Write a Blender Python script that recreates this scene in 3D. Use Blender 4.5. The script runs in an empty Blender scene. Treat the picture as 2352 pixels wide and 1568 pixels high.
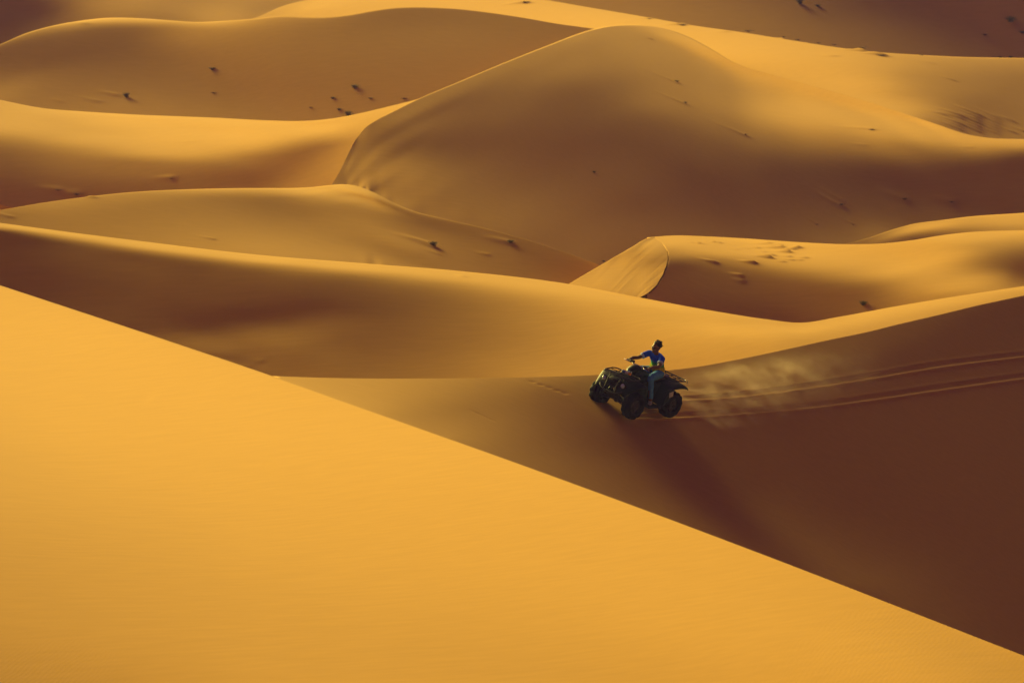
import bpy, bmesh, math, random, base64, zlib
import numpy as np
from mathutils import Vector, Matrix, noise
from mathutils.bvhtree import BVHTree

# ---------------------------------------------------------------- camera, sky, sun, exposure
scene = bpy.context.scene
PITCH = math.radians(10.5)
HALF = 0.0787                       # tan of half the horizontal field of view
cam_data = bpy.data.cameras.new('camera')
cam = bpy.data.objects.new('camera', cam_data)
scene.collection.objects.link(cam)
scene.camera = cam
cam_data.sensor_width = 36.0
cam_data.lens = 18.0 / HALF
cam_data.clip_start = 1.0
cam_data.clip_end = 20000.0
cam.location = (0, 0, 0)
cam.rotation_euler = (math.radians(90) - PITCH, 0, 0)
cam_data.dof.use_dof = True
cam_data.dof.focus_distance = 134.0
cam_data.dof.aperture_fstop = 4.5

SUN_AZ, SUN_EL = math.radians(34), math.radians(11)   # azimuth to the left of the view direction, elevation
sun_dir = Vector((-math.sin(SUN_AZ) * math.cos(SUN_EL), math.cos(SUN_AZ) * math.cos(SUN_EL), math.sin(SUN_EL)))
world = bpy.data.worlds.new('World')
scene.world = world
world.use_nodes = True
wn = world.node_tree
bg = wn.nodes['Background']
sky = wn.nodes.new('ShaderNodeTexSky')
sky.sky_type = 'NISHITA'
sky.sun_disc = False
sky.sun_elevation = SUN_EL
sky.sun_rotation = -SUN_AZ
sky.air_density = 0.6
sky.dust_density = 8.0
sky.ozone_density = 0.3
haze_tint = wn.nodes.new('ShaderNodeMix')           # dusty evening air: the sky is dimmer and warmer than clean air
haze_tint.data_type = 'RGBA'; haze_tint.blend_type = 'MULTIPLY'; haze_tint.inputs['Factor'].default_value = 1.0
haze_tint.inputs['B'].default_value = (0.46, 0.115, 0.33, 1)
wn.links.new(sky.outputs[0], haze_tint.inputs['A'])
wn.links.new(haze_tint.outputs['Result'], bg.inputs[0])
bg.inputs[1].default_value = 0.05
sun_data = bpy.data.lights.new('sun', 'SUN')
sun_data.energy = 4.6
sun_data.angle = math.radians(44)    # veiled by dust: a wide soft glow, shadows without edges
sun_data.color = (1.0, 0.88, 0.19)
sun = bpy.data.objects.new('sun', sun_data)
scene.collection.objects.link(sun)
sun.rotation_euler = sun_dir.to_track_quat('Z', 'Y').to_euler()
scene.view_settings.view_transform = 'Standard'
scene.view_settings.look = 'None'
scene.view_settings.gamma = 1.0
scene.view_settings.use_curve_mapping = False
scene.view_settings.exposure = 1.60
scene.cycles.max_bounces = 6
scene.cycles.diffuse_bounces = 3
scene.cycles.volume_bounces = 1
scene.cycles.transparent_max_bounces = 16

# ---------------------------------------------------------------- helpers
COL = scene.collection
def tag(o, label=None, cat=None, group=None, kind=None):
    if label: o['label'] = label
    if cat: o['category'] = cat
    if group: o['group'] = group
    if kind: o['kind'] = kind
    return o

def node_mat(name, color, rough=0.6, metal=0.0, spec=0.3):
    m = bpy.data.materials.new(name); m.use_nodes = True
    b = m.node_tree.nodes['Principled BSDF']
    b.inputs['Base Color'].default_value = (*color, 1)
    b.inputs['Roughness'].default_value = rough
    b.inputs['Metallic'].default_value = metal
    b.inputs['Specular IOR Level'].default_value = spec
    return m

# ---------------------------------------------------------------- surfaces of the dunes
# Each dune is a cubic spline surface: log distance over a map of bearing (u) and depression (v).
# u, v are the bearing and depression of a point in 1/14945 rad; LAYERS holds ridge lines, knots and coefficients.
LAYERS = {}
ARC = [(1503, 548), (1512, 553), (1524, 565), (1532, 580), (1534, 595), (1530, 612), (1522, 632), (1508, 655), (1490, 672), (1470, 683)]
LAYERS['J'] = dict(front='', urange=(-330, 2680), off=3.033607, crest=[(0, 655), (388, 783), (622, 862), (861, 947), (1176, 1059), (1493, 1175), (1727, 1263), (2352, 1505)], ku=np.array([-330.0, -152.941, 24.118, 201.176, 378.235, 555.294, 732.353, 909.412, 1086.471, 1263.529, 1440.588, 1617.647, 1794.706, 1971.765, 2148.824, 2325.882, 2502.941, 2680.0]), kw=np.array([-15, 15, 60, 130, 230, 350, 480, 620, 780, 960, 1150], float),
  coef=np.array([[1.939699,1.936713,1.924883,1.906188,1.883633,1.836511,1.776591,1.692324,1.633983,1.592675,1.548848,1.531451,1.516832],
   [1.929144,1.926518,1.913329,1.897349,1.872100,1.824968,1.764731,1.684463,1.627955,1.587709,1.544191,1.527939,1.511416],
   [1.907823,1.903142,1.894339,1.877823,1.848195,1.801514,1.742118,1.669622,1.616480,1.577325,1.535680,1.521297,1.496162],
   [1.877232,1.873840,1.864054,1.844551,1.814825,1.768953,1.716610,1.649878,1.601833,1.561860,1.527806,1.503802,1.476989],
   [1.845621,1.842001,1.830214,1.811308,1.781537,1.737184,1.690334,1.631231,1.586686,1.546547,1.517914,1.491212,1.478286],
   [1.811247,1.807493,1.796207,1.777502,1.747661,1.706979,1.664219,1.612592,1.570010,1.531621,1.505853,1.477136,1.408690],
   [1.777679,1.773736,1.762810,1.744148,1.715146,1.678666,1.639095,1.593331,1.552771,1.515877,1.493122,1.443262,.774876],
   [1.743419,1.739485,1.729710,1.711128,1.683529,1.651162,1.613754,1.572837,1.534999,1.498039,1.485740,1.321043,0.000000],
   [1.710609,1.706689,1.697233,1.678950,1.653969,1.624493,1.589528,1.552767,1.517198,1.480454,1.490933,.889400,0.000000],
   [1.679100,1.675592,1.666323,1.649309,1.626886,1.599531,1.567133,1.534255,1.499720,1.465804,1.510647,-56.743027,0.000000],
   [1.648775,1.645512,1.636804,1.621513,1.601373,1.575270,1.545828,1.516589,1.481740,1.455803,1.442355,0.000000,0.000000],
   [1.620029,1.616956,1.609190,1.595617,1.576978,1.551704,1.525677,1.499103,1.463813,1.466697,2.911606,0.000000,0.000000],
   [1.593180,1.590434,1.583441,1.570968,1.552878,1.528681,1.506607,1.481329,1.447868,1.603826,0.000000,0.000000,0.000000],
   [1.568545,1.565614,1.559127,1.547348,1.529468,1.506967,1.488233,1.463090,1.438837,2.909027,0.000000,0.000000,0.000000],
   [1.544710,1.542294,1.536508,1.524901,1.506565,1.487102,1.469786,1.445851,1.486111,0.000000,0.000000,0.000000,0.000000],
   [1.523428,1.521101,1.515800,1.503712,1.485537,1.468669,1.450887,1.436141,2.373511,0.000000,0.000000,0.000000,0.000000],
   [1.503632,1.501647,1.497064,1.485710,1.466617,1.451375,1.431334,1.513183,0.000000,0.000000,0.000000,0.000000,0.000000],
   [1.486279,1.483989,1.480694,1.469500,1.448269,1.437179,1.382705,2.817159,0.000000,0.000000,0.000000,0.000000,0.000000],
   [1.475090,1.473027,1.469136,1.456419,1.435885,1.429306,.871629,0.000000,0.000000,0.000000,0.000000,0.000000,0.000000],
   [1.469380,1.467174,1.463328,1.450170,1.434188,1.498366,0.000000,0.000000,0.000000,0.000000,0.000000,0.000000,0.000000]]))
LAYERS['I'] = dict(front='J', urange=(480, 2680), off=3.619373, crest=[(400, 850), (560, 861), (620, 863), (700, 866), (850, 869), (990, 869), (1200, 866), (1360, 861), (1480, 854), (1580, 845), (1700, 824), (1800, 803), (1900, 781), (2000, 760), (2060, 745), (2150, 724), (2250, 700), (2352, 678)], ku=np.array([480.0, 590.0, 700.0, 810.0, 920.0, 1030.0, 1140.0, 1250.0, 1360.0, 1470.0, 1580.0, 1690.0, 1800.0, 1910.0, 2020.0, 2130.0, 2240.0, 2350.0, 2460.0, 2570.0, 2680.0]), kw=np.array([-10, 8, 25, 50, 85, 130, 190, 260, 340, 440, 560, 700, 860], float),
  coef=np.array([[1.184139,1.178493,1.167920,1.150450,1.112295,0.000000,0.000000,0.000000,0.000000,0.000000,0.000000,0.000000,0.000000,0.000000,0.000000],
   [1.190736,1.183812,1.173612,1.153173,1.114986,60.963648,0.000000,0.000000,0.000000,0.000000,0.000000,0.000000,0.000000,0.000000,0.000000],
   [1.199862,1.196069,1.186303,1.164490,1.124407,1.012739,-9.505467,0.000000,0.000000,0.000000,0.000000,0.000000,0.000000,0.000000,0.000000],
   [1.211475,1.208216,1.200523,1.186705,1.162567,1.112542,.990481,-12.440041,0.000000,0.000000,0.000000,0.000000,0.000000,0.000000,0.000000],
   [1.222709,1.219506,1.213124,1.201329,1.185015,1.154834,1.090536,.384410,180.294593,0.000000,0.000000,0.000000,0.000000,0.000000,0.000000],
   [1.235418,1.232530,1.226272,1.215497,1.201669,1.181693,1.152636,1.083094,1.894079,0.000000,0.000000,0.000000,0.000000,0.000000,0.000000],
   [1.250323,1.247517,1.242132,1.232865,1.220519,1.204746,1.178963,1.135995,1.097563,2.766508,0.000000,0.000000,0.000000,0.000000,0.000000],
   [1.261483,1.259891,1.255969,1.249474,1.240464,1.227442,1.206762,1.176739,1.131977,1.111080,-475.411403,0.000000,0.000000,0.000000,0.000000],
   [1.270762,1.269044,1.265535,1.260286,1.254487,1.245844,1.232131,1.210700,1.175452,1.129378,.944244,0.000000,0.000000,0.000000,0.000000],
   [1.279946,1.278431,1.275416,1.270758,1.264718,1.257979,1.249251,1.236365,1.212524,1.173215,1.062435,4.530189,0.000000,0.000000,0.000000],
   [1.288820,1.287164,1.284522,1.280545,1.275771,1.266240,1.258731,1.250713,1.237003,1.213227,1.158782,1.059325,0.000000,0.000000,0.000000],
   [1.299430,1.298219,1.295120,1.290160,1.284231,1.277042,1.268623,1.258965,1.249165,1.234554,1.206771,1.156874,10.023748,0.000000,0.000000],
   [1.317383,1.314233,1.311564,1.306457,1.300220,1.292492,1.283931,1.272412,1.259789,1.246550,1.226227,1.197071,1.363292,0.000000,0.000000],
   [1.331449,1.330200,1.327411,1.322949,1.317201,1.309421,1.300415,1.289497,1.275713,1.260329,1.240642,1.212707,1.190338,2.739811,0.000000],
   [1.349063,1.346994,1.344213,1.339455,1.333741,1.326573,1.317613,1.306176,1.292953,1.277011,1.258132,1.230194,1.194513,1.439974,0.000000],
   [1.366614,1.365416,1.362482,1.357740,1.351729,1.344214,1.334895,1.323355,1.309775,1.293745,1.275599,1.251298,1.212106,1.203176,1.709289],
   [1.387434,1.385351,1.382573,1.377792,1.371863,1.364259,1.354093,1.341738,1.327514,1.310964,1.291785,1.270175,1.238571,1.211381,1.206294],
   [1.406136,1.404846,1.402128,1.397910,1.392509,1.384924,1.374785,1.362005,1.346767,1.329367,1.308957,1.286356,1.260262,1.237388,1.222175],
   [1.424568,1.422587,1.420238,1.416226,1.410994,1.403899,1.394252,1.382026,1.366995,1.348888,1.327600,1.302932,1.276697,1.258651,1.246884],
   [1.440254,1.439012,1.436289,1.432488,1.427632,1.420826,1.411724,1.400122,1.386009,1.368706,1.347279,1.321706,1.292497,1.274325,1.264723],
   [1.454950,1.452907,1.451470,1.446461,1.442061,1.435903,1.427388,1.416499,1.403026,1.386753,1.366591,1.341447,1.311780,1.290930,1.280671],
   [1.464172,1.463032,1.460105,1.456749,1.450968,1.444702,1.436526,1.426148,1.413338,1.397531,1.378100,1.353935,1.324688,1.303976,1.293078],
   [1.468303,1.468002,1.464182,1.461598,1.455717,1.449361,1.440947,1.430651,1.418112,1.402731,1.383600,1.359890,1.331137,1.310087,1.299323]]))
LAYERS['G'] = dict(front='IJ', urange=(-330, 2680), off=3.825175, crest=[(0, 512), (150, 532), (300, 551), (590, 585), (850, 606), (1050, 622), (1305, 652), (1480, 685), (1650, 716), (1760, 733), (1840, 741), (1930, 727), (2060, 703), (2200, 680), (2352, 657)], ku=np.array([-330.0, -238.788, -147.576, -56.364, 34.848, 126.061, 217.273, 308.485, 399.697, 490.909, 582.121, 673.333, 764.545, 855.758, 946.97, 1038.182, 1129.394, 1220.606, 1311.818, 1403.03, 1494.242, 1585.455, 1676.667, 1767.879, 1859.091, 1950.303, 2041.515, 2132.727, 2223.939, 2315.152, 2406.364, 2497.576, 2588.788, 2680.0]), kw=np.array([-10, -2, 6, 13, 22, 34, 50, 70, 95, 125, 160, 200, 240, 290, 340], float),
  coef=np.array([[1.257820,1.255504,1.252382,1.247779,1.243048,1.237479,1.230211,1.220624,1.219078,1.215817,1.216351,.863734,0.000000,0.000000,0.000000,0.000000,0.000000],
   [1.242372,1.251344,1.247483,1.243893,1.238759,1.233787,1.224808,1.220333,1.219115,1.216188,1.214742,1.210452,0.000000,0.000000,0.000000,0.000000,0.000000],
   [1.225111,1.245331,1.242669,1.237353,1.232450,1.230175,1.220909,1.219637,1.217920,1.215858,1.212900,1.210624,1.133446,0.000000,0.000000,0.000000,0.000000],
   [1.226268,1.240799,1.236915,1.233360,1.229365,1.220429,1.219416,1.218248,1.216368,1.214254,1.211675,1.208918,1.205811,23.848269,0.000000,0.000000,0.000000],
   [1.255847,1.229112,1.226190,1.223032,1.219320,1.218969,1.217992,1.216467,1.214828,1.212668,1.210101,1.206977,1.204428,1.228785,0.000000,0.000000,0.000000],
   [1.306013,1.229228,1.234701,1.220742,1.218783,1.217612,1.216464,1.215144,1.213278,1.211096,1.208616,1.205625,1.202281,1.208338,0.000000,0.000000,0.000000],
   [1.402818,1.223478,1.235049,1.222789,1.219075,1.217297,1.216021,1.214121,1.211876,1.209442,1.206883,1.204043,1.200126,1.197753,4.763360,0.000000,0.000000],
   [1.384098,1.223089,1.234206,1.221535,1.217905,1.216114,1.214525,1.212804,1.210569,1.207922,1.204951,1.201681,1.198440,1.192078,.869633,0.000000,0.000000],
   [1.393088,1.224521,1.234680,1.224571,1.216471,1.213990,1.212614,1.211093,1.208828,1.206311,1.203371,1.199821,1.195850,1.193150,1.150718,-52.978495,0.000000],
   [1.182032,1.234314,1.231066,1.222468,1.215061,1.212445,1.210668,1.208984,1.206835,1.204245,1.201372,1.198318,1.194681,1.188995,1.184802,-0.867405,0.000000],
   [1.201333,1.233044,1.229699,1.220725,1.213679,1.211011,1.209361,1.207546,1.205298,1.202630,1.199527,1.196318,1.194121,1.184074,1.186713,1.144466,0.000000],
   [1.210005,1.236502,1.229384,1.222122,1.212242,1.209280,1.207338,1.205632,1.203439,1.201168,1.198121,1.195911,1.189697,1.185763,1.177598,1.183055,0.000000],
   [1.261098,1.231878,1.227738,1.218715,1.211721,1.208748,1.206412,1.204116,1.201788,1.199205,1.197071,1.193909,1.186946,1.182360,1.178404,1.168859,0.000000],
   [1.208643,1.237204,1.230172,1.222923,1.213120,1.208774,1.206235,1.203924,1.201339,1.198444,1.195735,1.191016,1.186846,1.180157,1.174467,1.174026,0.000000],
   [1.268475,1.236120,1.231571,1.224096,1.214487,1.209978,1.207110,1.204364,1.201432,1.198224,1.194640,1.190251,1.185468,1.180038,1.172481,1.165735,0.000000],
   [1.238772,1.239975,1.234048,1.226334,1.217083,1.211723,1.207991,1.204917,1.201747,1.198195,1.194155,1.189468,1.184442,1.178151,1.172053,1.169552,0.000000],
   [1.238748,1.242179,1.236669,1.228765,1.219905,1.212762,1.208927,1.205476,1.201878,1.197961,1.193335,1.188189,1.182815,1.176346,1.169029,1.151958,0.000000],
   [1.188331,1.243588,1.237734,1.229691,1.220957,1.213655,1.208526,1.204639,1.200895,1.196711,1.191858,1.186563,1.180050,1.173118,1.166519,1.218424,0.000000],
   [1.187753,1.243046,1.237184,1.229293,1.220757,1.212185,1.206742,1.202434,1.198544,1.194106,1.189052,1.183592,1.176931,1.168207,1.164674,1.107872,0.000000],
   [1.234860,1.238879,1.233247,1.224621,1.216098,1.208055,1.202884,1.198543,1.194264,1.189785,1.184616,1.178793,1.172271,1.163660,1.160290,3.526913,0.000000],
   [1.143869,1.228788,1.214776,1.215991,1.207426,1.201079,1.196176,1.191947,1.187855,1.183463,1.178260,1.172524,1.166201,1.158871,1.162901,0.000000,0.000000],
   [1.186163,1.209718,1.206473,1.205909,1.197241,1.194379,1.189619,1.184630,1.180062,1.175767,1.170943,1.165948,1.159902,1.152048,1.062961,0.000000,0.000000],
   [1.183021,1.207784,1.199534,1.193623,1.189880,1.186432,1.183412,1.176786,1.171871,1.167751,1.163449,1.159312,1.154084,1.157260,0.000000,0.000000,0.000000],
   [1.170355,1.200500,1.191929,1.187339,1.182294,1.179020,1.174071,1.168293,1.164340,1.160394,1.156438,1.151952,1.137895,-0.867663,0.000000,0.000000,0.000000],
   [1.226424,1.192435,1.186057,1.182371,1.178398,1.171411,1.165410,1.161559,1.157776,1.154040,1.150055,1.144158,1.084813,0.000000,0.000000,0.000000,0.000000],
   [1.172988,1.193214,1.185928,1.179994,1.173892,1.166695,1.161339,1.156780,1.152723,1.149125,1.141253,1.127227,0.000000,0.000000,0.000000,0.000000,0.000000],
   [1.227909,1.222887,1.217848,1.209037,1.199836,1.189822,1.178542,1.167918,1.158389,1.121052,-0.373008,0.000000,0.000000,0.000000,0.000000,0.000000,0.000000],
   [1.244821,1.246070,1.240079,1.232556,1.225130,1.216983,1.207087,1.195016,1.177762,1.160742,0.000000,0.000000,0.000000,0.000000,0.000000,0.000000,0.000000],
   [1.282302,1.268230,1.263472,1.254509,1.246330,1.238554,1.229894,1.219564,1.215615,1.299131,0.000000,0.000000,0.000000,0.000000,0.000000,0.000000,0.000000],
   [1.270918,1.288057,1.281300,1.275339,1.268031,1.260126,1.252063,1.241575,1.210598,-11.966779,0.000000,0.000000,0.000000,0.000000,0.000000,0.000000,0.000000],
   [1.294203,1.298975,1.295016,1.289022,1.284868,1.279696,1.272106,1.263314,1.247473,0.000000,0.000000,0.000000,0.000000,0.000000,0.000000,0.000000,0.000000],
   [1.317175,1.306999,1.304424,1.300295,1.295644,1.292141,1.287563,1.276026,.590491,0.000000,0.000000,0.000000,0.000000,0.000000,0.000000,0.000000,0.000000],
   [1.304326,1.314522,1.311251,1.306589,1.301850,1.295755,1.292332,1.275006,0.000000,0.000000,0.000000,0.000000,0.000000,0.000000,0.000000,0.000000,0.000000],
   [1.321586,1.321411,1.318332,1.313853,1.309092,1.303971,1.301297,1.399144,0.000000,0.000000,0.000000,0.000000,0.000000,0.000000,0.000000,0.000000,0.000000],
   [1.314420,1.325453,1.322252,1.317658,1.312916,1.307288,1.303880,-84.208319,0.000000,0.000000,0.000000,0.000000,0.000000,0.000000,0.000000,0.000000,0.000000],
   [1.316629,1.327209,1.324038,1.319503,1.314744,1.309235,1.300216,0.000000,0.000000,0.000000,0.000000,0.000000,0.000000,0.000000,0.000000,0.000000,0.000000]]))
LAYERS['F'] = dict(front='G', urange=(1486, 2680), off=3.856773, crest=[(1300, 560), (1400, 551), (1490, 545), (1550, 541), (1620, 543), (1700, 547), (1850, 557), (1950, 561), (2030, 559), (2100, 551), (2160, 541), (2220, 534), (2352, 529)], ku=np.array([1486.0, 1530.222, 1574.444, 1618.667, 1662.889, 1707.111, 1751.333, 1795.556, 1839.778, 1884.0, 1928.222, 1972.444, 2016.667, 2060.889, 2105.111, 2149.333, 2193.556, 2237.778, 2282.0, 2326.222, 2370.444, 2414.667, 2458.889, 2503.111, 2547.333, 2591.556, 2635.778, 2680.0]), kw=np.array([-8, 6, 20, 36, 54, 75, 100, 130, 165, 210], float),
  coef=np.array([[1.334521,1.330527,1.320020,1.305566,1.298704,1.292875,1.288485,1.283554,1.277713,1.270995,1.264139,0.000000],
   [1.337583,1.332825,1.322595,1.307672,1.299964,1.294465,1.290161,1.285257,1.279576,1.272620,1.266296,-4.537376],
   [1.342546,1.337374,1.327944,1.311278,1.303259,1.296890,1.293352,1.288584,1.282979,1.276637,1.270357,1.109763],
   [1.346901,1.342009,1.332266,1.316089,1.306670,1.300611,1.296995,1.292509,1.287043,1.280940,1.276167,1.204003],
   [1.350317,1.344858,1.335752,1.319061,1.307700,1.302920,1.299130,1.295116,1.289982,1.284369,1.279631,1.213965],
   [1.351770,1.347718,1.336774,1.323103,1.308302,1.303573,1.300125,1.296611,1.292117,1.286727,1.283702,1.270155],
   [1.351463,1.344833,1.336735,1.325855,1.309473,1.303563,1.300222,1.297180,1.293311,1.288491,1.285464,1.280894],
   [1.346150,1.341249,1.334055,1.326610,1.310918,1.303396,1.299823,1.296984,1.293639,1.289481,1.286767,1.282941],
   [1.336900,1.338247,1.331239,1.325295,1.311991,1.302918,1.299077,1.296349,1.293354,1.289631,1.287483,1.284656],
   [1.334631,1.334040,1.329187,1.323235,1.312118,1.302506,1.298131,1.295496,1.292724,1.289229,1.287191,1.286010],
   [1.331374,1.330611,1.326594,1.321348,1.311991,1.302435,1.297304,1.294477,1.291904,1.288517,1.286491,1.284393],
   [1.328656,1.327225,1.324186,1.319228,1.312157,1.302555,1.296728,1.293490,1.290944,1.287706,1.285455,1.284053],
   [1.326024,1.324229,1.321866,1.317599,1.311910,1.303576,1.296304,1.292791,1.290079,1.286592,1.284737,1.279020],
   [1.323328,1.321690,1.319485,1.316186,1.311582,1.304528,1.296175,1.292352,1.289205,1.285625,1.283431,1.264870],
   [1.321476,1.319740,1.317480,1.314567,1.311061,1.305392,1.296421,1.291660,1.288155,1.284677,1.282361,.579557],
   [1.320888,1.318625,1.315957,1.313045,1.309856,1.305812,1.297782,1.291005,1.286760,1.283682,1.279527,0.000000],
   [1.328766,1.321071,1.315487,1.311872,1.308611,1.304810,1.299644,1.291541,1.285055,1.282743,1.274854,0.000000],
   [1.335736,1.331557,1.318529,1.311306,1.307701,1.303228,1.299590,1.293533,1.283346,1.282120,1.264329,0.000000],
   [1.338910,1.337799,1.326989,1.313144,1.307570,1.302511,1.298906,1.294522,1.283373,1.278808,1.275477,0.000000],
   [1.344779,1.343236,1.332501,1.318567,1.309791,1.303606,1.299107,1.294762,1.284508,1.275671,1.298483,0.000000],
   [1.343995,1.346763,1.336194,1.324561,1.315029,1.307630,1.301729,1.296161,1.287373,1.273066,1.353238,0.000000],
   [1.344935,1.346414,1.339696,1.330129,1.321818,1.314818,1.308226,1.302583,1.293189,1.274400,1.422928,0.000000],
   [1.347395,1.346384,1.341199,1.333538,1.326571,1.320784,1.314885,1.309146,1.300477,1.276827,1.641614,0.000000],
   [1.348173,1.348703,1.341876,1.335075,1.329703,1.324725,1.320118,1.314978,1.308153,1.278124,2.785649,0.000000],
   [1.349203,1.349263,1.343174,1.335971,1.331214,1.327080,1.323297,1.319170,1.313777,1.289442,189.490047,0.000000],
   [1.349729,1.349857,1.343711,1.336638,1.332076,1.328298,1.325099,1.321646,1.317414,1.300321,0.000000,0.000000],
   [1.350346,1.349966,1.344279,1.336896,1.332518,1.328926,1.326003,1.323051,1.319447,1.311600,0.000000,0.000000],
   [1.351078,1.350077,1.344703,1.336959,1.332642,1.329181,1.326425,1.323707,1.320660,1.309757,0.000000,0.000000],
   [1.351323,1.350250,1.344917,1.336973,1.332521,1.329164,1.326476,1.323965,1.320709,1.304036,0.000000,0.000000],
   [1.352195,1.349914,1.345340,1.336791,1.332558,1.329070,1.326462,1.323966,1.320514,1.338672,0.000000,0.000000]]))
LAYERS['S'] = dict(front='G', urange=(1200, 1600), off=3.856773, crest=[(1200, 718), (1305, 653), (1400, 597), (1450, 568), (1485, 548), (1500, 544), (1560, 545), (1600, 545)], ku=np.array([1200.0, 1244.444, 1288.889, 1333.333, 1377.778, 1422.222, 1466.667, 1511.111, 1555.556, 1600.0]), kw=np.array([-8, 10, 30, 60, 95, 140], float),
  coef=np.array([[1.280658,1.279262,1.276400,1.271577,1.260975,.333775,.333775,.333775],
   [1.282286,1.280786,1.277906,1.272453,1.270393,.333775,.333775,.333775],
   [1.285198,1.284043,1.281081,1.276408,1.225157,.333775,.333775,.333775],
   [1.288670,1.287654,1.284411,1.282162,1.282529,1.293022,.333775,.333775],
   [1.293649,1.292059,1.288703,1.282309,1.278797,1.294554,1.324896,-1103.574790],
   [1.301190,1.299750,1.295918,1.288662,1.278983,1.274542,1.295599,1.348079],
   [1.302638,1.302458,1.301341,1.296143,1.287590,1.274148,1.270784,1.279706],
   [1.310473,1.304626,1.301502,1.299224,1.294860,1.285187,1.275365,1.272534],
   [1.342881,1.343187,1.317454,1.300361,1.296763,1.288480,1.281872,1.275878],
   [1.325806,1.340367,1.323444,1.304047,1.294644,1.286672,1.279861,1.275822],
   [1.360747,1.341598,1.343669,1.308681,1.295038,1.286495,1.279854,1.275509],
   [1.347481,1.334028,1.342325,1.316501,1.294981,1.286101,1.279521,1.275655]]))
LAYERS['K'] = dict(front='F', urange=(1850, 2680), off=3.573475, crest=[(1800, 585), (1990, 548), (2055, 526), (2095, 515), (2160, 506), (2223, 498), (2352, 489)], ku=np.array([1850.0, 1909.286, 1968.571, 2027.857, 2087.143, 2146.429, 2205.714, 2265.0, 2324.286, 2383.571, 2442.857, 2502.143, 2561.429, 2620.714, 2680.0]), kw=np.array([-8, 5, 15, 28, 45, 70], float),
  coef=np.array([[1.651583,1.650544,1.648877,1.646572,1.642777,1.802823,0.000000,0.000000],
   [1.653944,1.652755,1.651004,1.648700,1.645278,1.653652,0.000000,0.000000],
   [1.658198,1.657353,1.655342,1.652640,1.650426,1.596095,-40.065879,0.000000],
   [1.667319,1.665614,1.663612,1.660436,1.657194,1.656837,1.661817,0.000000],
   [1.678649,1.676011,1.673727,1.670042,1.666781,1.662193,1.648732,.230744],
   [1.687701,1.688043,1.684358,1.678446,1.675293,1.672475,1.669660,1.788789],
   [1.689152,1.689258,1.687656,1.681866,1.679030,1.676431,1.676716,1.445132],
   [1.699808,1.693347,1.688942,1.684228,1.680742,1.678327,1.673327,1.654056],
   [1.710995,1.704279,1.696920,1.688433,1.683111,1.679459,1.674505,1.682258],
   [1.710551,1.708821,1.703863,1.694609,1.686170,1.681550,1.672379,1.673086],
   [1.714095,1.712485,1.707753,1.700900,1.692337,1.684007,1.682217,1.651615],
   [1.716524,1.715047,1.711053,1.704466,1.698027,1.689492,1.686513,1.675398],
   [1.719225,1.717204,1.713532,1.707088,1.700612,1.693928,1.690147,1.684246],
   [1.721507,1.719787,1.715907,1.709694,1.702879,1.695767,1.693086,1.688572],
   [1.723677,1.722016,1.718317,1.712136,1.705238,1.697424,1.694380,1.691894],
   [1.725215,1.723385,1.719744,1.713813,1.706753,1.698649,1.695281,1.692921],
   [1.725661,1.724203,1.720371,1.714598,1.707577,1.699190,1.695733,1.693599]]))
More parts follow.
